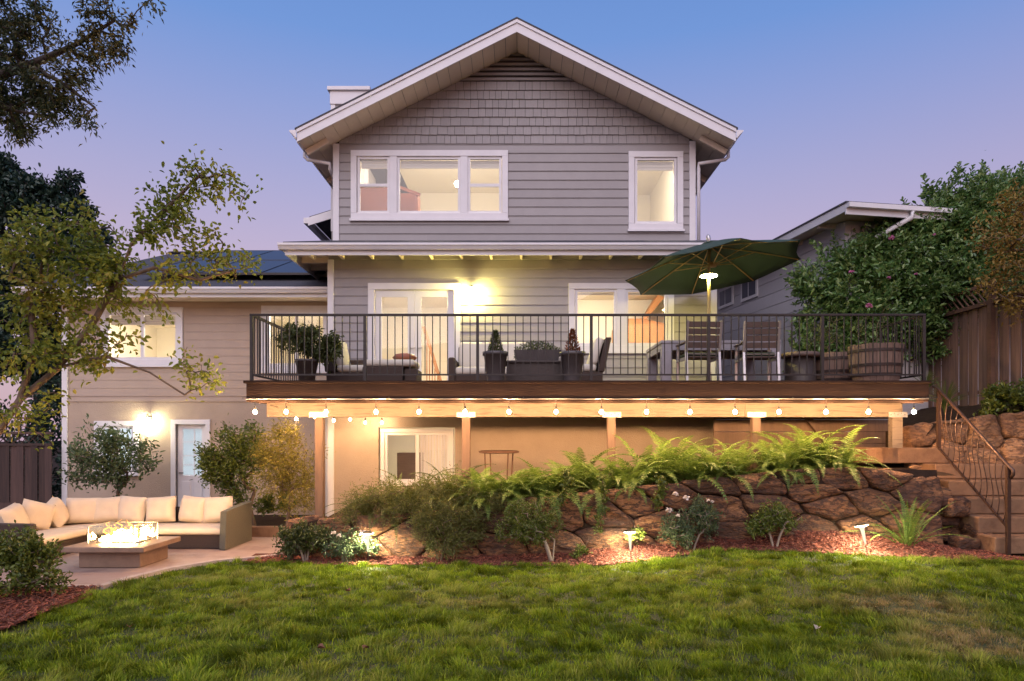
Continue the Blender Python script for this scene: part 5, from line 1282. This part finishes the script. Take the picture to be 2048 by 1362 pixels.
# trees at left
def cl(lst): return [(*W(px, py, D), r*1.0, r*.9, r*.85) for px, py, D, r in lst]
plant('dark_tree', 'dense dark green tree standing behind the left fence', 'tree', [[(-13.2, 18.5, 0), (-13.1, 18.5, 1.6), (-13, 18.6, 3.2)]],
      cl([(40, 400, 18.5, .8), (120, 420, 18.5, .75), (170, 470, 18.3, .8), (60, 520, 18, 1.2), (150, 600, 18, 1.1), (40, 680, 17.8, 1.2), (110, 760, 17.8, 1.0), (200, 540, 18.2, .6), (0, 350, 18.5, .6), (140, 380, 18.5, .45), (-60, 450, 18.5, 1.2), (-70, 650, 18, 1.3), (230, 650, 18, .5)]),
      420, 80, .15, .075, 'lf_dark', 'darkbark', .22, 31, .17, True, shell=.6)
plant('dark_hedge', 'near-black hedge behind the dark board fence at left', 'hedge', [[(-13, 16.5, 0), (-13, 16.4, .8)]],
      [(-15.5, 16.5, 1.6, 1.6, .8, 1.7), (-13.2, 16.4, 1.5, 1.5, .8, 1.6), (-11.3, 16.2, 1.6, 1.0, .7, 1.6), (-17.5, 16.5, 2, 1.6, .8, 1.8)], 230, 55, .13, .06, 'lf_dark', 'darkbark', .1, 32, .16)
plant('leaning_tree', 'slim leaning tree with sparse yellow-green leaves reaching across the house wing', 'tree',
      [[(-8.75, 9.1, .0), (-8.5, 9.3, .6), tuple(W(-40, 920, 9.6)), tuple(W(40, 800, 9.8)), tuple(W(118, 735, 9.9)), tuple(W(190, 640, 10)), tuple(W(235, 560, 10.1)), tuple(W(262, 490, 10.2))],
       [tuple(W(118, 735, 9.9)), tuple(W(210, 712, 9.9)), tuple(W(300, 745, 10)), tuple(W(370, 790, 10))], [tuple(W(235, 560, 10.1)), tuple(W(310, 535, 10)), tuple(W(400, 560, 10)), tuple(W(470, 540, 10))],
       [tuple(W(262, 490, 10.2)), tuple(W(330, 420, 10.2)), tuple(W(400, 350, 10.2))], [tuple(W(40, 800, 9.8)), tuple(W(70, 700, 9.8)), tuple(W(60, 600, 9.8))]],
      cl([(60, 500, 9.8, .62), (150, 470, 10, .62), (225, 540, 10.2, .5), (110, 600, 10, .55), (40, 630, 9.8, .5), (180, 560, 9.9, .6), (250, 610, 10.1, .25), (345, 390, 10.2, .42), (390, 330, 10.2, .30), (430, 365, 10.2, .30), (340, 440, 10.2, .38), (470, 410, 10, .28),
          (300, 470, 10, .35), (400, 480, 10, .35), (350, 530, 10, .4), (440, 530, 10, .32), (490, 520, 10, .2), (270, 680, 10, .18), (330, 640, 10, .2), (380, 720, 10, .26), (300, 600, 10, .2), (200, 690, 9.9, .45), (120, 690, 9.8, .5), (420, 760, 10, .2), (50, 720, 9.7, .4), (30, 840, 9.7, .3), (100, 880, 9.8, .25), (90, 800, 9.8, .3), (240, 350, 10.2, .12), (180, 330, 10.2, .15), (510, 440, 10, .14), (505, 380, 10, .14)]),
      460, 16, .085, .052, 'lf_lime', 'bark', .05, 33, .13, True, shell=.3, up=-.1, sag=.08)
plant('overhanging_tree', 'dark drooping tree limb hanging into the top left corner', 'tree',
      [[(-6.9, 6.4, 0), (-6.8, 6.5, 2.5), (-6.5, 6.6, 4.4), tuple(W(-60, 170, 6.8)), tuple(W(60, 130, 7)), tuple(W(150, 90, 7)), tuple(W(230, 40, 7))],
       [tuple(W(60, 130, 7)), tuple(W(130, 170, 7)), tuple(W(190, 215, 7))], [tuple(W(-60, 170, 6.8)), tuple(W(20, 220, 6.9)), tuple(W(110, 235, 7))]],
      cl([(20, 90, 7, .34), (60, 60, 7, .26), (60, 160, 7, .40), (110, 190, 7, .30), (10, 190, 7, .42), (130, 120, 7, .26), (190, 90, 7, .26), (200, 30, 7, .20), (230, 95, 7, .17), (260, 60, 7, .15), (285, 40, 7, .10), (150, 225, 7, .2), (90, 240, 7, .25), (30, 250, 7, .2), (180, 235, 7, .12), (180, 165, 7, .13), (60, 20, 7, .3), (305, 10, 7, .08), (-80, 120, 7, .5), (-160, 160, 6.8, .6), (-60, 10, 7, .5)]),
      340, 46, .062, .022, 'lf_olive', 'darkbark', .06, 34, .07, False, shell=.3, up=-.1)
# right: laurel hedge built from sprigs, autumn shrub
def sprig_mesh(seed, L=.34):
    rg = np.random.default_rng(seed); n = 15; u = np.linspace(.08, 1, n); P = np.stack([.03*np.sin(u*3+seed), .03*np.cos(u*2.3+seed)-.03, u*L], 1)
    a = np.arange(n)*2.4+rg.uniform(0, 6); D = np.stack([np.cos(a), np.sin(a), .35+1.1*u], 1)+rg.normal(0, .12, (n, 3))
    V, Fc = leaf_arrays(P, (.135-.045*u)*rg.uniform(.85, 1.15, n), np.full(n, .05), D, rg, True, .25, .12)
    b = MB().tube([(0, 0, 0), tuple(P[7]), tuple(P[-1])], [.006, .004, .002], 4, cap=False); k = len(V)
    V = np.concatenate([V, np.array(b.v)]); Fc = np.concatenate([Fc, np.array(b.f)+k])
    me = np_mesh('sprig', V, Fc); me.materials.append(M['lf_laurel']); return me
spm = [sprig_mesh(s) for s in range(6)]
hb = [(*W(px, py, D), r, r*.8, r) for px, py, D, r in [(1665, 590, 14, .62), (1650, 660, 14, .6), (1720, 560, 14, .75), (1740, 650, 13.9, .75), (1770, 530, 14, .6), (1800, 600, 14, .8), (1840, 500, 14, .65), (1880, 470, 14, .7), (1900, 570, 13.8, .8), (1945, 430, 13.8, .7), (1990, 430, 13.8, .65), (2050, 430, 13.8, .75), (1980, 520, 13.5, .9), (2060, 520, 13.5, 1.0), (1850, 650, 14, .6), (2140, 430, 13.8, 1.0), (2160, 560, 13.6, 1.0), (1640, 570, 14, .5), (1690, 530, 14, .55), (1745, 505, 14, .55), (1795, 485, 14, .55), (1850, 445, 14, .6), (1905, 415, 13.9, .6), (1960, 410, 13.8, .6), (2030, 400, 13.8, .6), (1700, 700, 14, .6), (1640, 720, 14, .5)]]
hd = plant('laurel_hedge', 'tall glossy laurel hedge with pink flowers above the right fence', 'hedge', [[(8.0, 14.4, 1.9), (8.0, 14.3, 2.6), (8.1, 14.3, 3.4)]],
           hb, 760, 80, .13, .052, 'lf_laurel', 'darkbark', .06, 41, .15, True, bnames=('stem', 'foliage'), shell=.5)
rg = np.random.default_rng(8)
SP = [];
while len(SP) < 300:
    p = blob_points(hb, 1, rg, .97)[0]
    if p[1] > 14.25 and rg.random() < .8: continue
    if any(((p[0]-b[0])/b[3])**2+((p[1]-b[1])/b[4])**2+((p[2]-b[2])/b[5])**2 < .75 for b in hb): continue
    SP.append(p)
    b = min(hb, key=lambda q: sum((p[i]-q[i])**2 for i in range(3))); d = Vector(p)-Vector(b[:3]); d.z += .35; d.y -= .1
    o = inst('sprig', spm[len(SP) % 6], hd, p-np.array(d.normalized())*.12, d.to_track_quat('Z', 'Y').to_euler(), (rg.uniform(.75, 1.25),)*3)
for i, (px, py, r) in enumerate(((1782, 477, .07), (1703, 545, .06), (1778, 556, .055), (1740, 611, .075), (1868, 470, .04), (1832, 548, .04))): flower('flower', tuple(W(px, py, 13.1)), r, 'petal_pink', hd, i)
plant('autumn_shrub', 'orange-brown autumn shrub spilling over the fence at the right edge', 'shrub', [[(9.3, 11.6, 2.1), (9.2, 11.6, 3.2), (9.1, 11.5, 4.1)]],
      cl([(2000, 470, 11.6, .42), (2040, 420, 11.6, .42), (2030, 530, 11.6, .5), (1985, 560, 11.6, .35), (2075, 470, 11.6, .5), (2040, 600, 11.5, .35), (2110, 560, 11.6, .6), (1960, 515, 11.7, .25), (2022, 265, 11.6, .10), (2040, 380, 11.6, .3)]), 130, 30, .075, .035, 'lf_autumn', 'bark', .045, 42, .12, True)
plant('young_shrub', 'glossy low shrub on the boulders below the right fence', 'shrub', [[(8.3, 11.5, 2.1), (8.3, 11.5, 2.25)]], cl([(2000, 800, 11.5, .30), (2040, 790, 11.5, .28), (1975, 820, 11.5, .2)]), 60, 26, .09, .035, 'lf_shrub', 'bark', .02, 43, .06, True, bnames=('stem', 'foliage'))
# beds at left of the house
plant('grey_shrub', 'bushy grey-green shrub in front of the lower wing window', 'shrub', [[(-7.9, 13.3, .1), (-7.85, 13.3, .55)]], cl([(190, 900, 13.2, .55), (255, 905, 13.2, .5), (225, 945, 13.2, .45), (165, 940, 13.2, .35), (290, 930, 13.2, .25), (215, 890, 13.2, .3)]), 110, 26, .11, .04, 'lf_grey', 'bark', .035, 44, .11, True, bnames=('stem', 'foliage'))
plant('round_shrub_tree', 'rounded dark green small tree right of the back door', 'tree', [[(-4.95, 12.7, .1), (-5.05, 12.7, .5), (-4.95, 12.7, .8)]], cl([(455, 900, 12.7, .50), (480, 935, 12.7, .45), (440, 950, 12.7, .4), (490, 880, 12.7, .38), (420, 915, 12.7, .25), (515, 910, 12.7, .3), (480, 985, 12.7, .3)]), 200, 30, .085, .030, 'lf_shrub', 'bark', .04, 45, .09, True)
plant('golden_tree', 'feathery golden small tree beside the left deck post', 'tree', [[(-4.0, 11.6, .05), (-3.95, 11.6, .5), (-3.9, 11.6, .9)]], cl([(570, 890, 11.6, .42), (560, 930, 11.6, .45), (600, 940, 11.6, .38), (545, 960, 11.6, .35), (590, 1000, 11.6, .35), (620, 900, 11.6, .25), (530, 900, 11.6, .25), (575, 870, 11.6, .3)]), 200, 34, .075, .017, 'lf_gold', 'bark', .03, 46, .09, False, up=-.1)
tag(MB().tube([tuple(W(585, 1020, 11.9)), tuple(W(592, 832, 11.9))], .012, 6).build('garden_stake', M['kerb']), 'thin pale stake leaning in the golden tree', 'stake')
plant('low_plant', 'small dark leafy plant in the planter behind the sofa arm', 'plant', [[(-4.3, 12.9, .15), (-4.3, 12.9, .25)]], cl([(555, 1005, 12.9, .22), (530, 1010, 12.9, .18), (580, 1000, 12.9, .15)]), 40, 24, .09, .03, 'lf_shrub', 'bark', .012, 47, .05, True, bnames=('stem', 'foliage'))
# bed before the rock wall
def bush(name, label, px, py, D, blobs, nt, nl, L, Wd, lm, seed, r0=.02, bm='palebark', six=True, stems=3, up=.3, sig=.045, cat='bush'):
    p = W(px, py, D); rg = np.random.default_rng(seed+900); roots = []
    for k in range(stems):
        a = rg.uniform(0, 6.28); roots.append([(p.x+.02*math.cos(a), p.y+.02*math.sin(a), p.z-.03), (p.x+.07*math.cos(a), p.y+.05*math.sin(a), p.z+.14), (p.x+.12*math.cos(a), p.y+.09*math.sin(a), p.z+.26)])
    return plant(name, label, cat, roots, cl(blobs), nt, nl, L, Wd, lm, bm, r0, seed, sig, six, bnames=('stem', 'foliage'), up=up, zmin=0)
bush('corner_shrub', 'leafy shrub in the mulch at the lower left corner before the patio', 110, 1205, 7.6, [(30, 1095, 7.5, .26), (70, 1130, 7.5, .24), (20, 1150, 7.4, .28), (100, 1115, 7.6, .16), (110, 1160, 7.5, .16), (-40, 1110, 7.4, .3), (60, 1085, 7.6, .18), (-60, 1180, 7.4, .3)], 240, 26, .055, .026, 'lf_shrub', 51, .02, 'palebark', True, 4)
bush('dark_bush', 'dark small-leaved bush at the patio end of the mulch bed', 612, 1122, 9.75, [(590, 1075, 9.75, .24), (625, 1080, 9.75, .22), (570, 1100, 9.7, .16), (610, 1055, 9.8, .15), (645, 1065, 9.8, .12), (560, 1070, 9.7, .1)], 120, 26, .05, .026, 'lf_dull', 52)
rb = bush('rose_bush', 'rose bush with pale blooms around the glowing path light', 690, 1125, 9.75, [(680, 1085, 9.75, .2), (710, 1080, 9.75, .2), (735, 1095, 9.7, .15), (660, 1100, 9.7, .12), (700, 1105, 9.65, .15)], 90, 22, .045, .024, 'lf_grey', 53)
for i, (px, py, r) in enumerate(((725, 1066, .055), (667, 1066, .04), (678, 1071, .035))): flower('bloom', tuple(W(px, py, 9.6)), r, 'petal_white', rb, 20+i)
bush('feathery_bush', 'tall feathery bush spilling over the left part of the rock wall', 880, 1120, 9.75, [(870, 1020, 9.8, .26), (905, 1040, 9.8, .28), (860, 1060, 9.75, .25), (920, 1075, 9.7, .22), (885, 1090, 9.7, .22), (940, 1030, 9.8, .18), (845, 1035, 9.8, .18)], 240, 34, .055, .011, 'lf_feather', 54, .014, 'bark', False, 4, .1, .06)
plant('trailing_shrub', 'loose feathery shrub tumbling over the left half of the rock wall', 'shrub', [[tuple(W(840, 1030, 10.25)), tuple(W(845, 1000, 10.2))]],
      cl([(715, 1000, 10.1, .25), (765, 990, 10.05, .28), (820, 995, 10.05, .3), (870, 985, 10.1, .28), (925, 1000, 10.0, .28), (965, 1020, 9.95, .24), (900, 960, 10.3, .25), (700, 1030, 9.9, .16), (790, 1030, 9.9, .2), (950, 1060, 9.85, .18), (1000, 1000, 10, .2)]), 300, 34, .06, .012, 'lf_feather', 'bark', .014, 58, .07, False, bnames=('stem', 'foliage'), up=.2)
st_ = bush('gnarled_bush', 'gnarled bush with dense small leaves and bare pale stem before the rock wall', 1105, 1118, 9.65, [(1050, 1030, 9.7, .3), (1090, 1020, 9.7, .22), (1020, 1055, 9.7, .24), (1095, 1050, 9.7, .22), (1060, 1065, 9.65, .25), (1110, 1040, 9.7, .12), (1030, 1020, 9.7, .15)], 200, 28, .038, .017, 'lf_shrub', 55, .03)
r2 = bush('rose_bush', 'upright rose bush with white blooms in the middle of the mulch bed', 1382, 1105, 9.75, [(1385, 1040, 9.75, .25), (1345, 1050, 9.75, .2), (1415, 1030, 9.75, .18), (1370, 1075, 9.7, .2), (1340, 1075, 9.7, .14), (1400, 1010, 9.75, .14), (1420, 1060, 9.75, .12)], 170, 20, .045, .018, 'lf_grey', 56, .016)
for i, (px, py, r) in enumerate(((1350, 988, .05), (1372, 996, .05), (1338, 1021, .055), (1356, 1032, .035), (1416, 1001, .03), (1425, 1003, .03))): flower('bloom', tuple(W(px, py, 9.55)), r, 'petal_white', r2, 40+i)
bush('small_dark_bush', 'small dark bush with crooked stem below the middle of the rock wall', 1550, 1092, 9.7, [(1535, 1040, 9.7, .2), (1560, 1030, 9.7, .18), (1515, 1055, 9.7, .14), (1575, 1045, 9.7, .12), (1550, 1012, 9.7, .1), (1595, 1035, 9.7, .06)], 110, 24, .042, .022, 'lf_shrub', 57)
for px, py, s, lab, ms in ((1163, 1100, .10, 'tiny green seedling in the mulch under the rock wall', 61), (1275, 1068, .10, 'little leafy seedling just behind the upright path light', 62)):
    bush('seedling', lab, px, py+12, 9.75, [(px, py, 9.75, s), (px-14, py+8, 9.7, s*.6)], 24, 14, .045, .022, 'lf_shrub', ms, .006, 'bark', True, 2, cat='seedling', sig=.025)
# trailing vines on the rock
for px, y0, y1, lab, s in ((1203, 955, 1060, 'thin green vine trailing down the rock wall near the middle post', 71), (1320, 960, 1010, 'short vine hanging over the rock wall under the pale ferns', 72), (1130, 950, 1000, 'leafy vine tumbling over the rock wall right of the gnarled bush', 73)):
    p = [tuple(W(px+6*math.sin(k), y0+(y1-y0)*k/5, 9.78)) for k in range(6)]
    plant('vine', lab, 'vine', [p], [(*q, .06, .03, .06) for q in p], 40, 12, .045, .028, 'lf_shrub', 'bark', .006, s, .03, True, bnames=('stem', 'foliage'))

# ferns: every frond an object, six shared meshes
def frond_mesh(seed, L, arch, mat, pw=.085):
    rg = np.random.default_rng(seed); n = 26; V = []; Fc = []
    pts = []; el = math.radians(rg.uniform(48, 70)); p = np.zeros(3)
    bend = rg.uniform(-.12, .12)
    for i in range(n+1):
        pts.append(p.copy()); e = el-arch*(i/n)**1.2; az = bend*i/n*3
        p = p+np.array([math.cos(e)*math.cos(az), math.cos(e)*math.sin(az), math.sin(e)])*L/n
    pts = np.array(pts)
    b = MB().tube([tuple(q) for q in pts[::3]], [.004*(1-.7*i/9) for i in range(len(pts[::3]))], 4, cap=False)
    V = list(b.v); Fc = list(b.f); Q = []
    for i in range(3, n+1):
        u = i/n; d = pts[i]-pts[i-1]; d /= np.linalg.norm(d); s = np.cross(d, [0, 0, 1]); s /= np.linalg.norm(s)+1e-9; nn = np.cross(s, d)
        ln = pw*math.sin(PI*min(1, (u*.86+.14))**.8)*rg.uniform(.85, 1.1)+.006; wd = L/n*.62
        for sg in (1, -1):
            t = s*sg+d*.35+nn*(.12+rg.normal(0, .10)); t /= np.linalg.norm(t)
            a = pts[i]; k = len(V); m_ = a+t*ln*.5+nn*.004
            V += [tuple(a-d*wd*.5), tuple(a+d*wd*.5), tuple(m_+d*wd*.55), tuple(m_-d*wd*.45), tuple(a+t*ln+d*.010-np.array([0, 0, .15*ln]))]
            Fc += [(k, k+1, k+2, k+3), (k+3, k+2, k+4)]
    me = bpy.data.meshes.new('frond'); me.from_pydata(V, [], Fc); me.update(); me.materials.append(M[mat]); return me
FM = [frond_mesh(s, .80, a, 'lf_fern', .105) for s, a in ((1, 1.5), (2, 1.9), (3, 1.2), (4, 1.7), (5, 2.2), (6, 1.4))]
FM2 = [frond_mesh(s, .80, a, 'lf_fern2', .06) for s, a in ((11, 1.5), (12, 1.9), (13, 1.2), (14, 1.7))]
def fern(px, py, D, size, label, n=18, ms=FM, seed=0, name='fern', upr=0):
    p = W(px, py, D); p.z = (bed_z(p.x, p.y)+.02) if D > 10 else p.z; t = thing(name, label, 'fern', p, 'sword ferns on the rock wall' if name == 'fern' else None); rr = random.Random(seed*7+3)
    for k in range(n):
        a = 2*PI*(k+rr.random())/n*1.0; s = size/.8*rr.uniform(.7, 1.15)
        inst('frond', ms[rr.randrange(len(ms))], t, p+Vector((.05*math.cos(a), .05*math.sin(a), rr.uniform(-.02, .04))), (0, rr.choice((-.45, -.3, -.1, .1, .35, .6))+rr.uniform(-.12, .12)-upr, a), (s, s*rr.uniform(.9, 1.1), s))
FL = [  # px, py of the crown, depth, frond length, kind, label
 (735, 1022, 10.3, .50, 1, 'dark fern at the left end of the rock wall'), (790, 1018, 10.25, .55, 1, 'dark drooping fern under the basement window left corner'), (835, 985, 10.6, .70, 1, 'tall dark fern in front of the basement window'), (880, 1000, 10.3, .62, 1, 'dark fern left of the second deck post'),
 (905, 975, 10.8, .70, 1, 'fern behind the second deck post'), (960, 985, 10.3, .66, 0, 'bright fern just right of the second deck post'), (1000, 975, 10.4, .66, 0, 'bright arching fern below the round garden table'), (1045, 968, 10.4, .60, 0, 'fern in the dense clump left of the middle post'),
 (1085, 965, 10.3, .62, 0, 'fern with long fronds left of the middle post'), (1125, 955, 10.5, .66, 0, 'tall fern rising beside the middle post'), (1165, 945, 10.8, .72, 0, 'fern behind the clump at the middle post'), (1200, 955, 10.3, .56, 0, 'fern at the foot of the middle post'),
 (1250, 950, 10.4, .60, 0, 'fern right of the middle post'), (1290, 935, 10.6, .80, 0, 'pale fern with broad fronds right of the middle post'), (1340, 925, 10.6, .88, 0, 'tallest pale fern arching against the wall'), (1385, 940, 10.3, .66, 0, 'fern under the tallest pale fern'),
 (1430, 935, 10.3, .60, 0, 'fern between the tallest fern and the fourth post'), (1475, 935, 10.4, .58, 0, 'fern left of the fourth post'), (1540, 915, 10.5, .66, 0, 'fern right of the fourth post'), (1585, 905, 10.5, .74, 0, 'fern with arching fronds right of the fourth post'),
 (1630, 905, 10.5, .74, 0, 'long-fronded fern near the concrete landing'), (1680, 910, 10.4, .66, 0, 'fern leaning over the rock beside the landing'), (1565, 925, 10.25, .5, 0, 'low fern spilling over the rock below the fourth post'),
 (1025, 990, 10.2, .5, 0, 'low fern on the rock edge above the gnarled bush'), (925, 1010, 10.2, .5, 1, 'low dark fern above the feathery bush')]
for i, (px, py, D, s, k, lab) in enumerate(FL): fern(px, py, D, s*1.28, lab, 30, FM2 if k else FM, i+1)
p = W(1815, 1095, 9.45)
SFM = [frond_mesh(s, .8, a, 'lf_fern', .045) for s, a in ((21, .7), (22, 1.0), (23, 1.3))]
fern(1815, 1095, 9.5, .80, 'upright narrow fern at the foot of the concrete steps', 30, SFM, 99, 'upright_fern', .35)
# strappy grass tuft by the handrail top
def strap(name, label, px, py, D, n, L, seed, mat):
    rg = np.random.default_rng(seed); p = W(px, py, D); t = thing(name, label, 'grass tuft', p); b = MB()
    for k in range(n):
        a = rg.uniform(0, 6.28); s = rg.uniform(.3, 1); pts = [p+Vector((math.cos(a)*L*s*u*u*.6, math.sin(a)*L*s*u*u*.4, L*(1.1-.4*s)*(u-.45*s*u*u))) for u in (0, .3, .6, .85, 1)]
        b.tube(pts, [.006, .007, .006, .004, .001], 3, cap=False)
    b.build('blades', M[mat], t)
strap('grass_tuft', 'strappy grass tuft behind the top of the handrail', 1890, 830, 11.8, 70, .75, 5, 'lf_fern2')
strap('grass_tuft', 'grass tuft at the deck corner under the fence', 1850, 790, 12.3, 50, .6, 6, 'lf_fern2')
# pots on the deck
def pot(name, px, D, zt, rt_, rb_, label, fol, seed):
    x = (px-CX)*D/F; t = thing(name, label, 'potted plant', (x, D, FZ))
    MB().lathe([(rb_, .012), (rb_*1.02, .03), (rt_*.96, zt-.06), (rt_*1.08, zt-.055), (rt_*1.08, zt), (rt_*.94, zt), (rt_*.9, zt-.04), (.01, zt-.035)], (x, D, FZ), 20).build('pot', M['pot'], t, True)
    MB().lathe([(rb_*1.2, 0), (rb_*1.35, .012), (.01, .0125)], (x, D, FZ+.001), 18).build('saucer', M['steel'], t)
    rg = np.random.default_rng(seed); P, Dd = [], []
    h, r, lm, L, n = fol
    z = rg.random(n)**1.2; a = rg.uniform(0, 6.28, n); q = r*(1-z)**.7*rg.uniform(.3, 1, n)
    P = np.stack([x+q*np.cos(a), D+q*np.sin(a), FZ+zt-.02+z*h], 1); Dd = np.stack([np.cos(a), np.sin(a), np.full(n, 1.6)], 1)+rg.normal(0, .3, (n, 3))
    V, Fc = leaf_arrays(P, rg.uniform(.6, 1.2, n)*L, np.full(n, L*.22), Dd, rg, False); obj('foliage', np_mesh('leaves', V, Fc), M[lm], t)
    MB().tube([(x, D, FZ+zt-.05), (x, D, FZ+zt+h*.7)], [.02, .006], 6).build('stem', M['bark'], t)
pot('potted_conifer', 991, 10.75, .50, .19, .13, 'tapered pot with a dark dwarf conifer behind the railing', (.34, .13, 'lf_dull', .06, 900), 1)
pot('potted_shrub', 1145, 10.75, .50, .19, .13, 'tapered pot with a red-tipped shrub behind the railing', (.36, .12, 'lf_red', .06, 800), 2)
t = thing('planter_trough', 'long planter of clipped plants between the two tall pots', 'planter', (.25, 11.3, FZ+.4))
MB().hexa([(-.05, 11.12, FZ+.402), (.62, 11.12, FZ+.402), (.62, 11.5, FZ+.402), (-.05, 11.5, FZ+.402), (-.1, 11.08, FZ+.58), (.67, 11.08, FZ+.58), (.67, 11.54, FZ+.58), (-.1, 11.54, FZ+.58)]).build('trough', M['pot'], t)
rg = np.random.default_rng(4); n = 1500; P = np.stack([rg.uniform(-.08, .65, n), rg.uniform(11.1, 11.5, n), FZ+.56+rg.random(n)*.17], 1); P[:, 2] -= .12*np.abs((P[:, 0]-.28)/.36)**2
V, Fc = leaf_arrays(P, rg.uniform(.03, .06, n), np.full(n, .014), rg.normal(0, 1, (n, 3))+np.array([0, 0, 1.2]), rg, False); obj('foliage', np_mesh('leaves', V, Fc), M['lf_dull'], t)
x, D = -3.6, 11.5
t = plant('potted_bush', 'leafy bush in a tapered pot at the left end of the deck', 'potted plant', [[(x, D, FZ+.4), (x, D, FZ+.6)]], [(x-.15, D, FZ+.8, .36, .3, .22), (x+.2, D, FZ+.72, .34, .3, .25), (x+.38, D, FZ+.55, .2, .2, .2), (x-.05, D, FZ+.95, .25, .2, .14)], 110, 26, .085, .034, 'lf_dull', 'bark', .02, 63, .06, True, bnames=('stem', 'foliage'))
MB().lathe([(.10, .01), (.19, .42), (.20, .42), (.20, .46), (.17, .46), (.01, .43)], (x, D, FZ), 18).build('pot', M['pot'], t, True)
for px, s, lab, D in ((1655, 81, 'tangled shrub growing in the barrel behind', 11.95), (1752, 82, 'thin bare-stemmed plant growing in the nearer barrel', 10.95)):
    x = (px-CX)*D/F
    plant('barrel_plant', lab, 'plant', [[(x, D, FZ+.55), (x+.02, D, FZ+.75)]], [(x-.1, D, FZ+.85, .3, .25, .3), (x+.15, D, FZ+1.0, .22, .2, .4)], 40 if s == 81 else 16, 16, .05, .022, 'lf_dull', 'bark', .012, s, .06, True, bnames=('stem', 'foliage'))
# round garden table and chair half hidden by the ferns
gt = thing('garden_table', 'rusty round metal garden table half hidden behind the ferns', 'table', (-.4, 12.4, .9))
MB().lathe([(.30, .0), (.36, .01), (.37, .035), (.33, .05), (.05, .055)], (-.38, 12.3, 1.50), 24).build('top', M['fencer'], gt, True)
for k in range(4):
    a = k*PI/2+.6; MB().tube([(-.38+.3*math.cos(a), 12.3+.3*math.sin(a), 1.50), (-.38+.26*math.cos(a), 12.3+.26*math.sin(a), .85)], .014, 6).build('leg', M['fencer'], gt)
# fallen leaves on the lawn
for i, (px, py, lab) in enumerate(((640, 1296, 'dark fallen leaf on the lawn left of the curled one'), (730, 1297, 'curled brown fallen leaf at the front of the lawn'), (260, 1254, 'reddish fallen leaf on the lawn near the left bed'), (698, 1182, 'small fallen leaf in the middle distance of the lawn'), (1636, 1256, 'pale fallen leaf on the right half of the lawn'), (1915, 1200, 'fallen leaf by the dry patch of grass'), (1945, 1198, 'orange fallen leaf beyond the dry patch'))):
    D = F*(CZ-.06)/(py-CY); p = W(px, py, D); rg = np.random.default_rng(i)
    V = []; n = 10
    for k in range(n):
        a = 2*PI*k/n; r = .045*(.7+.3*math.cos(a))*rg.uniform(.8, 1.1); V.append((p.x+r*math.cos(a+i), p.y+r*math.sin(a+i)*.8, p.z+.03*abs(math.sin(a))*rg.uniform(.6, 1.2)))
    V.append((p.x, p.y, p.z)); b = MB().add(V+[(x, y, z-.002) for x, y, z in V], [(k, (k+1) % n, n) for k in range(n)]+[(n+1+(k+1) % n, n+1+k, 2*n+1) for k in range(n)])
    tag(b.build('fallen_leaf', M['deadleaf'] if i != 4 else M['kerb']), lab, 'leaf', 'fallen leaves on the lawn')
